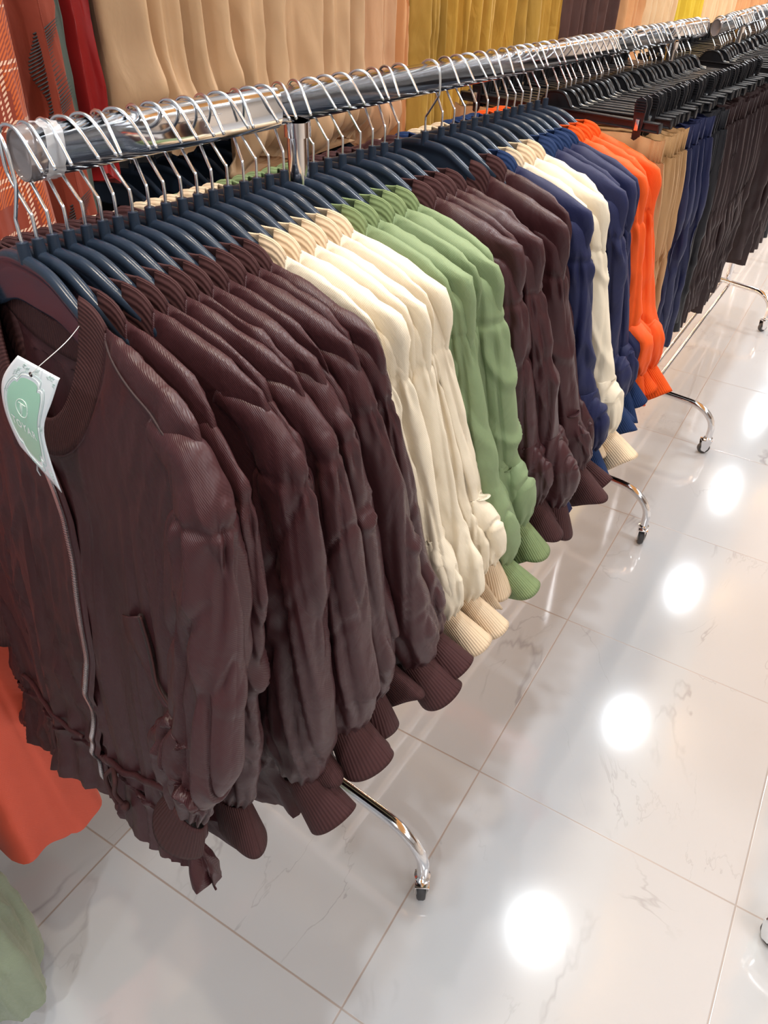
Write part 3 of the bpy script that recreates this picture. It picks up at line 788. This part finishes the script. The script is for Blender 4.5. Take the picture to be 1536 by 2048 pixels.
# ------------------------------------------------------------------ clip hangers with trousers
def build_clip_hanger():
    t = thing('clip_hanger', '', 'hanger')
    mb = MB()
    hump = [(-.208, -.104), (-.05, -.104), (-.034, -.101), (-.024, -.088), (-.012, -.080), (.012, -.080), (.024, -.088), (.034, -.101), (.05, -.104), (.208, -.104), (.208, -.119), (-.208, -.119)]
    mb.poly(hump, .004); mb.box((0, 0, -.105), (.416, .013, .003), bev=.001); mb.box((0, 0, -.118), (.416, .013, .003), bev=.001)
    for sx in (-1, 1): mb.box((sx * .206, 0, -.1115), (.004, .013, .016), bev=.001)
    rim = [(x, 0, z) for x, z in hump[1:9]]; mb.tube(smooth_path(rim, 3), .0032, 8)
    mb.obj('hanger_bar', BLACKP, t, auto=35)
    mb = MB(); mb.tube(hook_path(), .00165, 8); mb.obj('wire_hook', WIRE, t)
    for sx in (-1, 1):
        mb = MB(); X = sx * .168; b00 = 0
        for sy in (-1, 1):
            out = [(X - .010, -.108), (X - .011, -.092), (X - .008, -.083), (X, -.080), (X + .008, -.083), (X + .011, -.092), (X + .010, -.108), (X + .0075, -.135), (X + .0075, -.146), (X + .018, -.148), (X + .018, -.163), (X - .018, -.163), (X - .018, -.148), (X - .0075, -.146), (X - .0075, -.135)]
            b0 = len(mb.v); mb.poly(out, .0028)
            for i in range(b0, len(mb.v)):
                px, py, pz = mb.v[i]; open_ = .0105 - .0085 * min(1, max(0, (-.085 - pz) / .07)); mb.v[i] = (px, py + sy * (open_ + .001), pz)
            for k in range(5): mb.box((X, sy * .0135 - sy * k * .0005, -.086 - k * .0042), (.017, .003, .0016))
        mb.v = [(q[0], q[1], q[2] + .014) for q in mb.v]
        c = mb.obj('clip', BLACKP, t, auto=35)
        mb = MB(); mb.box((X, -.0115, -.124), (.007, .0022, .017), bev=.0008); mb.box((X, .0115, -.124), (.007, .0022, .017), bev=.0008); mb.box((X, 0, -.1155), (.007, .024, .002))
        mb.v = [(q[0], q[1], q[2] + .014) for q in mb.v]
        mb.obj('clip_spring', WIRE, c, auto=35)
    for c in t.children:
        if c.name.startswith('wire_hook'): continue
    return t
def build_trousers(colour, seed, length=.60, shear=.27):
    t = thing('trousers', '', 'trousers'); fab = PF[colour]; T_ = .0135
    def sh(P): P = P.copy(); P[..., 1] += shear * np.maximum(0, -P[..., 2] - .16); return P
    n = 90; th = np.linspace(0, 2 * PI, n, endpoint=False)
    P = np.zeros((n, 8, 3))
    for j in range(8):
        h = j / 7; wv = .0035 * np.sin(th * 31 + 3 * np.sin(th * 5 + seed)) * (.5 + h * .6)
        P[:, j, 0] = .222 * np.sign(np.cos(th)) * np.abs(np.cos(th)) ** .5; P[:, j, 1] = (.0065 + .003 * math.sin(h * PI)) * np.sin(th) + wv; P[:, j, 2] = -.128 - .038 * h + .003 * np.sin(th * 6 + seed)
    grid_obj('waistband', sh(P), fab, t, wrap=True)
    for sx in (-1, 1):
        nu, nv = (40, 46) if sx > 0 else (18, 22)
        th = np.linspace(0, 2 * PI, nu, endpoint=False); v = np.linspace(0, 1, nv)
        P = np.zeros((nu, nv, 3))
        for j in range(nv):
            h = v[j]; wdt = .112 + .010 * math.sin(min(1, h * 3) * PI / 2) - .02 * h; cx_ = .116 + .004 * h
            P[:, j, 0] = sx * (cx_ + wdt * np.sign(np.cos(th)) * np.abs(np.cos(th)) ** .7); P[:, j, 1] = T_ * (.6 + .5 * h) * np.sin(th); P[:, j, 2] = -.165 - (length - .04) * h
        nr = grid_normals(sh(P), True); d = wrinkle(P, seed + sx, 1.1) * np.minimum(1, v * 5)[None] + .003 * np.sin(th * 15)[:, None] * np.exp(-(v / .12) ** 2)[None]
        grid_obj('trouser_leg', sh(P) + nr * d[..., None] * (sx), fab, t, wrap=True)
    return t
PCOL = {'tan': (.42, .245, .11), 'navy': (.009, .013, .055), 'black': (.008, .008, .012), 'brown': (.024, .010, .011)}
PF = {k: fabric('trouser_' + k, c, rough=.5, spec=.4) for k, c in PCOL.items()}
CH0 = build_clip_hanger(); ch_used = False
TR0 = {k: [build_trousers(k, 11 * i + len(k), .53 + .03 * (i % 2)) for i in ((1, 2, 3) if k == 'brown' else (1, 2))] for k in PCOL}
tr_used = set()
PR = []
yy = 1.525
for k, n in (('tan', 5), ('navy', 6), ('black', 4), ('brown', 15)):
    for i in range(n): PR.append((1, yy, k, i, n)); yy += .0300
yy = 2.60
for k, n in (('brown', 9), ('black', 4), ('brown', 26)):
    for i in range(n): PR.append((2, yy, k, i, n)); yy += .040
rg = random.Random(5)
for j, (rk, yy, k, i, n) in enumerate(PR):
    p = (rail_pt if rk == 1 else rail2_pt)(yy); loc = (p.x + rg.uniform(-.006, .006), p.y, p.z + (TOP if rk == 1 else .0195) + .0)
    rz = math.radians(rg.uniform(-7, 2) - (7 if j == 0 else 0))
    wr_ = 'jacket rack' if rk == 1 else 'far rack'
    if rk == 1: pos = f'{ordw[i] + " from the camera" if i < 11 else ordw[n - 1 - i] + " from the back"} in the {k} run'
    elif j - 30 < 9: pos = f'{ordw[i]} from its near end'
    elif k == 'black': pos = f'{ordw[i]} black pair from its near end'
    else: pos = 'deep in the crowded far stretch'
    hl = f'black clip hanger on the {wr_}, {pos}'; tl = f'{ {"tan": "tan satin", "navy": "navy", "black": "black", "brown": "dark brown"}[k]} trousers on the {wr_}, {pos}'
    g = 'clip hangers on the ' + wr_ if rk == 1 or 'deep' not in pos else 'clip hangers deep on the far rack'
    g2 = 'trousers on the ' + wr_ if rk == 1 or 'deep' not in pos else 'brown trousers deep on the far rack'
    if not ch_used: ch_used = True; h = CH0; h.location = loc; h.rotation_euler = (0, 0, rz); h['label'] = hl; h['group'] = g
    else: h = dup(CH0, loc, rz, hl, g)
    pr_ = TR0[k][rg.randrange(len(TR0[k]))]
    if pr_ not in tr_used: tr_used.add(pr_); q = pr_; q.location = loc; q.rotation_euler = (0, 0, rz); q['label'] = tl; q['group'] = g2
    else: q = dup(pr_, loc, rz, tl, g2)
for lst in TR0.values():
    for pr_ in lst:
        if pr_ not in tr_used:
            for c in [o for o in bpy.data.objects if o.parent == pr_]: bpy.data.objects.remove(c)
            bpy.data.objects.remove(pr_)

# ------------------------------------------------------------------ wall display: upper row of garments, lower row of dark ones
mb = MB(); mb.tube([(-1.10, .1, 2.44), (-1.10, 8.2, 2.44)], .0125, 20)
for yb in (.3, 2.3, 4.3, 6.3, 8.0): mb.tube([(-1.10, yb, 2.44), (XL + .004, yb, 2.44)], .008, 12)
tag(mb.obj('wall_rail', CHROME, auto=40), 'chrome wall rail high above the frame carrying the long garments', 'rail')
mb = MB(); mb.tube([(-1.20, .1, 1.325), (-1.20, 4.2, 1.325)], .0125, 20)
for yb in (.3, 2.3, 4.1): mb.tube([(-1.20, yb, 1.325), (XL + .004, yb, 1.325)], .008, 12)
tag(mb.obj('wall_rail', CHROME, auto=40), 'chrome wall rail behind the jackets carrying dark garments', 'rail')

def drape(name, label, cat, y0, y1, ztop, zbot, fab, seed, folds=7, depth=.035, x=-1.10, gather=0, amp=1.0, group=None, flare=0, taper=1.0):
    """a garment hung flat along the wall: closed pleated cloth with real thickness"""
    w_ = (y1 - y0) / 2; cy = (y0 + y1) / 2; nu = max(60, int(w_ * 2 * 260)); nv = 60
    t = np.linspace(0, 1, nu); v = np.linspace(0, 1, nv)
    P = np.zeros((2 * nu, nv, 3))
    for j in range(nv):
        h = v[j]; z = ztop + (zbot - ztop) * h
        ww = w_ * (taper + (1 - taper) * min(1, h * 2.5)) * (1 + flare * h)
        ph = t * folds * 2 * PI + .9 * np.sin(t * 7 + seed) + .35 * h * np.sin(t * 11 + seed * 2)
        amp_ = depth * .5 * (.55 + .45 * h) * amp
        f = amp_ * (np.abs(np.sin(ph / 2)) ** .8 * 2 - 1) + amp_ * .45 * np.sin(ph * 1.7 + seed)
        if gather:
            g_ = math.exp(-((1 - h) / .03) ** 2); f = f * (1 - .7 * g_) + .005 * np.sin(t * folds * 2 * PI * 5) * math.exp(-((1 - h) / .07) ** 2) - .03 * g_ + .022 * math.exp(-((h - .93) / .04) ** 2)
        edge = np.sqrt(np.clip(1 - (2 * t - 1) ** 8, 0, 1))
        P[:nu, j, 0] = x + f + depth * .4 * edge; P[nu:, j, 0] = x - depth * .5 * edge[::-1]
        P[:nu, j, 1] = cy + ww * (2 * t - 1); P[nu:, j, 1] = (cy + ww * (2 * t - 1))[::-1]
        zz = z + (.012 * np.sin(t * 5 + seed) + (gather * .02 * np.sin(t * 9))) * h
        P[:nu, j, 2] = zz; P[nu:, j, 2] = zz[::-1]
    Q = np.stack([P[..., 1], P[..., 0], P[..., 2]], -1)
    n_ = grid_normals(P, True); P = P - n_ * (wrinkle(Q, seed, .7) * (np.arange(2 * nu) < nu)[:, None])[..., None] * -1
    o = grid_obj(name, P, fab, wrap=True, capA=True, capB=True); tag(o, label, cat, group)
    # hanger that carries it
    h_ = thing('clothes_hanger', f'plastic hanger carrying the {label}'.replace('hanging on the wall ', '')[:0] or 'plastic hanger of ' + ' '.join(label.split()[:10]), 'hanger', (x, cy, 2.4525), PI / 2)
    mb = MB(); zt_ = ztop - 2.4525; s_ = min(.2, w_ * .9); mb.tube([(-s_, 0, zt_ - .01), (-.02, 0, zt_ + .035), (0, 0, zt_ + .04), (.02, 0, zt_ + .035), (s_, 0, zt_ - .01)], .006, 10); mb.obj('hanger_body', BLACKP, h_)
    mb = MB(); mb.tube([(0, 0, zt_ + .04), (0, 0, -.06), (-.018, 0, -.035), (-.0185, 0, -.012), (-.012, 0, .001), (0, 0, .0045), (.012, 0, .001), (.017, 0, -.012)], .0016, 8); mb.obj('wire_hook', WIRE, h_)
    return o

def plaid_mat(name, base, c2, c3, sc=1.0):
    m, N, L, b = new_mat(name)
    tc = N.new('ShaderNodeTexCoord'); sp = N.new('ShaderNodeSeparateXYZ'); L.new(tc.outputs['Object'], sp.inputs[0])
    def M_(op, a, b2=None):
        n = N.new('ShaderNodeMath'); n.operation = op
        for i, q in enumerate((a, b2)):
            if q is None: continue
            if isinstance(q, (int, float)): n.inputs[i].default_value = q
            else: L.new(q, n.inputs[i])
        return n.outputs[0]
    def band(sock, per, off, wd):
        u = M_('FRACT', M_('ADD', M_('DIVIDE', sock, per), off)); return M_('LESS_THAN', M_('ABSOLUTE', M_('SUBTRACT', u, .5)), wd)
    tw = M_('GREATER_THAN', M_('SINE', M_('MULTIPLY', M_('ADD', M_('MULTIPLY', sp.outputs[1], 1.0), M_('MULTIPLY', sp.outputs[2], -1.0)), 950)), -.1)
    wide = M_('MAXIMUM', band(sp.outputs[1], .26 * sc, .1, .20), band(sp.outputs[2], .26 * sc, .3, .18))
    thin = M_('MAXIMUM', M_('MAXIMUM', band(sp.outputs[1], .13 * sc, .2, .035), band(sp.outputs[1], .13 * sc, .33, .02)), M_('MAXIMUM', band(sp.outputs[2], .13 * sc, .0, .035), band(sp.outputs[2], .13 * sc, .13, .02)))
    m1 = N.new('ShaderNodeMix'); m1.data_type = 'RGBA'; m1.inputs['A'].default_value = (*base, 1); m1.inputs['B'].default_value = (*c2, 1); L.new(M_('MULTIPLY', wide, tw), m1.inputs['Factor'])
    m2 = N.new('ShaderNodeMix'); m2.data_type = 'RGBA'; L.new(m1.outputs['Result'], m2.inputs['A']); m2.inputs['B'].default_value = (*c3, 1); L.new(M_('MULTIPLY', thin, tw), m2.inputs['Factor'])
    L.new(m2.outputs['Result'], b.inputs['Base Color']); b.inputs['Roughness'].default_value = .7; b.inputs['Sheen Weight'].default_value = .15
    return m
TAN = fabric('tan_satin', (.53, .335, .185), rough=.48, wr=.3); PEACH = fabric('peach_satin', (.72, .36, .16), rough=.38, wr=.5); MUST = fabric('mustard_velvet', (.50, .27, .035), rough=.7, sheen=.8, wr=.9, var=.25)
OCHRE = fabric('ochre_velvet', (.42, .235, .035), rough=.7, sheen=.8, wr=.8, var=.25); CHOC = fabric('chocolate_satin', (.085, .035, .028), rough=.45); CHAMP = fabric('champagne_satin', (.80, .55, .32), rough=.35, wr=.8); YEL = fabric('yellow_satin', (.72, .50, .04), rough=.4)
RED = fabric('red_satin', (.25, .008, .008), rough=.4); CORAL = fabric('coral_crepe', (.60, .085, .045), rough=.6, wr=.15); OLIVE = fabric('olive_satin', (.20, .235, .16), rough=.42); RUST = plaid_mat('rust_plaid', (.26, .035, .012), (.55, .10, .012), (.80, .52, .36), .55)
GOLDP = plaid_mat('gold_plaid', (.55, .20, .015), (.36, .05, .012), (.82, .62, .34), .6); GREY = fabric('grey_jersey', (.10, .12, .10), rough=.8); DNAVY = fabric('dark_navy_cloth', (.014, .014, .022), rough=.6); DBLK = fabric('black_cloth', (.012, .010, .012), rough=.6)
UP = 2.33
drape('plaid_shirt', 'rust and orange plaid shirt with white check lines at the upper left', 'shirt', .42, .785, UP, 1.20, RUST, 3, folds=3, depth=.05, x=-1.08)
pl = drape('rust_shirt', 'plain rust brown shirt with black and orange feather motif beside the plaid shirt', 'shirt', .79, .865, UP, 1.16, fabric('rust_cotton', (.25, .042, .020), rough=.7), 4, folds=1, depth=.045, x=-1.08)
BP = plain('black_print', (.02, .015, .015), .6)
for bz in (1.43, 1.20):
    mb = MB()
    for k in range(26):
        z0 = bz - .05 + k * .0045; yb = .800 + .010 * math.sin(k * .3)
        mb.tube([(-1.052, yb, z0), (-1.050, yb + .02, z0 + .006), (-1.050, yb + .045, z0 + .018)], [.0014, .0012, .0004], 5)
    mb.obj('feather_motif', BP, pl)
drape('grey_top', 'narrow grey garment edge between the rust shirt and red garment', 'garment', .872, .905, UP, 1.22, GREY, 5, folds=1, depth=.03, x=-1.12)
drape('red_dress', 'shiny dark red garment hanging left of the tan satin one', 'dress', .91, .955, UP, 1.27, RED, 6, folds=1, depth=.04, x=-1.12)
drape('tan_skirt', 'tan satin garment with deep folds and gathered hem, leftmost of the tan ones', 'skirt', .96, 1.22, UP, 1.31, TAN, 8, folds=4, depth=.07, x=-1.09, gather=1)
drape('tan_dress', 'broad smooth tan satin garment with elastic gathered hem above the front jackets', 'dress', 1.225, 1.655, UP, 1.215, TAN, 12, folds=5, depth=.055, x=-1.07, gather=1)
drape('tan_dress', 'narrower peach tan garment between the broad tan and copper satin ones', 'dress', 1.66, 1.80, UP, 1.18, fabric('peach_tan_satin', (.62, .36, .20), rough=.48), 15, folds=2, depth=.05, x=-1.08, gather=1)
drape('copper_garment', 'shiny copper satin garment left of the mustard velvet', 'dress', 1.805, 1.87, UP, 1.17, PEACH, 17, folds=1.5, depth=.05, x=-1.09)
yy = 1.875
for k, (wd, mt) in enumerate([(.13, OCHRE), (.13, MUST), (.17, MUST), (.17, MUST), (.17, OCHRE), (.15, MUST)]):
    drape('velvet_garment', f'mustard velvet garment, {ordw[k]} from the left of the wall row', 'dress', yy, yy + wd, UP, 1.12 - .01 * k, mt, 20 + k, folds=2.5, depth=.06, x=-1.08, group='mustard velvet garments on the wall'); yy += wd + .005
for nm, lab, wd, mt in (('satin_garment', 'dark chocolate satin garment right of the mustard velvet', .30, CHOC), ('satin_garment', 'second chocolate garment, creased, beside the peach satin', .30, CHOC), ('satin_garment', 'peach satin garment just past the chocolate ones', .36, PEACH),
                        ('satin_garment', 'pale champagne satin garment at the top right', .50, CHAMP), ('satin_garment', 'bright yellow satin garment at the top right', .55, YEL), ('satin_garment', 'peach satin garment above the far clothes rack', .9, CHAMP), ('satin_garment', 'orange peach garment at the top right corner', 1.3, PEACH), ('satin_garment', 'farthest tan garment of the wall row', 1.4, TAN)):
    drape(nm, lab, 'dress', yy, yy + wd, UP, 1.06, mt, int(yy * 10), folds=max(2, wd * 11), depth=.06, x=-1.08); yy += wd + .01

# dark garments on the lower wall rail, on the same moulded hangers
def simple_top(name, label, cat, loc, fab, seed, W=.20, L_=.62, group=None, collar=None):
    t = thing(name, label, cat, loc, 0, group); nu, nv = 40, 34; th = np.linspace(0, 2 * PI, nu, endpoint=False); v = np.linspace(0, 1, nv)
    kf = [0, .08, .16, .24, 1]; A = np.interp(v, kf, [.08, .13, W, W, W * .95]); ZS = np.interp(v, kf, [-.122, -.140, -.172, -.26, -.12 - L_]); ZF = np.interp(v, kf, [-.18, -.21, -.25, -.30, -.12 - L_])
    c, s = np.cos(th), np.sin(th); P = np.zeros((nu, nv, 3)); S = np.abs(s) ** .8
    for j in range(nv):
        P[:, j, 0] = A[j] * np.sign(c) * np.abs(c) ** .85; P[:, j, 1] = (.014 + .010 * v[j]) * s; P[:, j, 2] = ZS[j] * (1 - S) + ZF[j] * S
    P = P + grid_normals(P, True) * (wrinkle(P, seed, .9) * np.minimum(1, v * 2)[None])[..., None]
    grid_obj('garment_body', P, fab, t, wrap=True)
    if collar:
        tc = np.linspace(0, 2 * PI, 61); Q = np.zeros((61, 5, 3))
        for j in range(5):
            Q[:, j, 0] = (.095 - .004 * j) * np.cos(tc); Q[:, j, 1] = .022 * np.sin(tc); Q[:, j, 2] = -.135 + .011 * j - .035 * np.clip(-np.sin(tc), 0, 1)
        grid_obj('ribbed_collar', Q, collar, t, uvscale=(90, 1), solid=.002)
    return t
LR = 1.3375
CRIB = ribbed('rib_pale_peach', (.78, .60, .48))
loc = (-1.17, .80, LR - .005)
cj = simple_top('cream_jacket', 'cream garment with ribbed collar behind the front hangers', 'jacket', (-1.20, .79, LR), FAB['cream'], 77, W=.2, collar=CRIB)
cj.rotation_euler = (0, 0, PI / 2)
dup(HANG0, (-1.20, .79, LR), PI / 2, 'black plastic hanger of the cream collared garment', 'hangers on the lower wall rail')
yy = 1.02; k = 0
while yy < 2.35:
    mt = (DNAVY, DBLK, DBLK, DNAVY)[k % 4]
    simple_top('dark_garment', 'dark garment crowded on the lower wall rail behind the jackets', 'garment', (-1.20, yy, LR), mt, 100 + k, W=.185, group='dark garments on the lower wall rail')
    dup(HANG0, (-1.20, yy, LR), random.Random(k).uniform(-.15, .15), 'black plastic hanger crowded on the lower wall rail', 'black hangers on the lower wall rail')
    yy += .058; k += 1
tag(grid_obj('gold_plaid_shirt', (lambda P: P)(np.array([[(-1.06 + .02 * math.sin(a / 40 * 2 * PI) * 1.0 + .004 * math.sin(a * 1.3), .60 + .10 * math.cos(a / 40 * 2 * PI), 1.335 - .5 * j / 10) for j in range(11)] for a in range(40)])), GOLDP, wrap=True, capA=True), 'golden plaid garment below the rust shirts, behind the front hangers', 'shirt')

for k in range(9):  # unseen tops added to darken what the chrome rail mirrors
    cl_, mt = (('brown', CHOC), ('tan', TAN), ('black', DBLK))[k % 3]; yb = 1.12 + k * .15
    hp = (.72, yb, 1.45 + .0195)
    simple_top('added_top', f'{cl_} long top added out of view on the rack across the aisle, {ordw[k]} from its near end', 'garment', hp, mt, 300 + k, W=.2, L_=.75, group='added garments across the aisle')
    dup(HANG0, hp, 0, f'black plastic hanger of the added {cl_} top, {ordw[k]} on the rack across the aisle', 'added hangers across the aisle')
# coral skirt and olive trousers that peep out at the lower left
def hanging_tube(name, label, cat, cx, cy, zt, zb, r0, r1, fab, seed, waves, wa, nu=120, nv=60, puff=0):
    th = np.linspace(0, 2 * PI, nu, endpoint=False); v = np.linspace(0, 1, nv); P = np.zeros((nu, nv, 3))
    for j in range(nv):
        h = v[j]; r = r0[0] + (r1[0] - r0[0]) * h; r2 = r0[1] + (r1[1] - r0[1]) * h
        wv = 1 + wa * h * (np.sin(th * waves + seed + 1.5 * h) + .5 * np.sin(th * waves * 1.7 + seed * 2))
        if puff: wv = wv * (1 + puff * (abs(math.sin(h * 9.0)) ** .6 - .5))
        P[:, j, 0] = cx + r * np.cos(th) * wv; P[:, j, 1] = cy + r2 * np.sin(th) * wv; P[:, j, 2] = zt + (zb - zt) * h + wa * .25 * h * r * np.sin(th * waves + seed)
    P = P + grid_normals(P, True) * (wrinkle(P, seed, 1.0 + puff * 3) * (.3 if not puff else 1))[..., None]
    return tag(grid_obj(name, P, fab, wrap=True, capA=True), label, cat)
hanging_tube('coral_skirt', 'coral red skirt with wavy hem below the front jacket at the lower left', 'skirt', -1.03, .36, 1.25, .315, (.10, .05), (.21, .12), CORAL, 4, 6, .09)
hanging_tube('olive_trousers', 'olive green satin trouser leg, puffed and creased, at the lower left edge', 'trousers', -.90, .145, 1.0, .09, (.07, .06), (.125, .10), OLIVE, 6, 5, .07, puff=.12)

# ------------------------------------------------------------------ ceiling: downlights, added fill panels, added warm sheet
GLOW = plain('lamp_glow', (1, 1, 1), .5, emit=((.92, .97, 1.0), 14)); PGLOW = plain('fill_panel_glow', (1, 1, 1), .5, emit=((1, .97, .93), 2.2))
dl = thing('ceiling_light', 'round recessed downlight over the aisle', 'light', (-.18, LAMP_Y[0], CEIL), 0, 'downlights over the aisle')
mb = MB(); mb.lathe([(.062, -.001), (.082, -.001), (.082, -.009), (.076, -.012), (.064, -.010), (.062, -.001)], n=36); mb.obj('trim_ring', WHITEP, dl, auto=40)
mb = MB(); mb.lathe([(.0, -.001), (.063, -.001), (.063, -.005), (.0, -.006)], n=36); mb.obj('lamp_lens', GLOW, dl, auto=40)
for ly in LAMP_Y[1:]: dup(dl, (-.18, ly, CEIL), 0, 'round recessed downlight over the aisle')
pn = thing('fill_panel', 'added ceiling fill panel right of the aisle, out of view', 'light', (1.75, -1.6, CEIL), 0, 'added ceiling fill panels')  # invented panel body around the added fill lamps
mb = MB(); mb.box((0, 0, -.012), (.62, 1.22, .020), bev=.004); mb.obj('fill_panel_frame', WHITEP, pn, auto=40)
mb = MB(); mb.box((0, 0, -.024), (.58, 1.18, .003)); mb.obj('fill_panel_glow', PGLOW, pn, smooth=False)
for ly in (.6, 2.8, 5.0, 7.2): dup(pn, (1.75, ly, CEIL), 0, 'added ceiling fill panel right of the aisle, out of view')
sl = thing('fill_strip', 'added warm fill strip low on the left wall, hidden behind the racks', 'light', (XL, 1.6, .53), 0, 'added fill strips low on the left wall')  # invented housing for the added low fill lamps
mb = MB(); mb.box((.022, 0, .012), (.044, 1.16, .012), bev=.002); mb.box((.006, 0, -.006), (.012, 1.16, .03), bev=.002); mb.obj('fill_strip_housing', WHITEP, sl, auto=35)
mb = MB(); mb.box((.030, 0, .003), (.020, 1.10, .006)); mb.obj('fill_strip_glow', plain('warm_fill_glow', (1, 1, 1), .5, emit=((1, .66, .40), 3)), sl, smooth=False)
for ly in (2.9, 4.2, 5.5, 6.8, 8.1): dup(sl, (XL, ly, .53), 0, 'added warm fill strip low on the left wall, hidden behind the racks')
V = []; n = 420; pr2 = np.linspace(-3.5, 13.5, n)
ed = .13 + perlin(np.stack([pr2 * 1.1, pr2 * 0, pr2 * 0], -1), 3) * .09 + perlin(np.stack([pr2 * 4.5, pr2 * 0 + 3, pr2 * 0], -1), 5) * .05 + perlin(np.stack([pr2 * 11, pr2 * 0 + 3, pr2 * 0], -1), 8) * .03
P = np.zeros((2, n, 3)); P[0, :, 0] = ed; P[1, :, 0] = 1.35; P[:, :, 1] = pr2; P[:, :, 2] = 2.80
cn = grid_obj('reflection_sheet_1', P, fabric('warm_reflection_cloth', (.85, .45, .16), rough=.8), solid=.02); struct(cn)  # added unseen sheet, ragged edge shaped for the floor's warm reflection
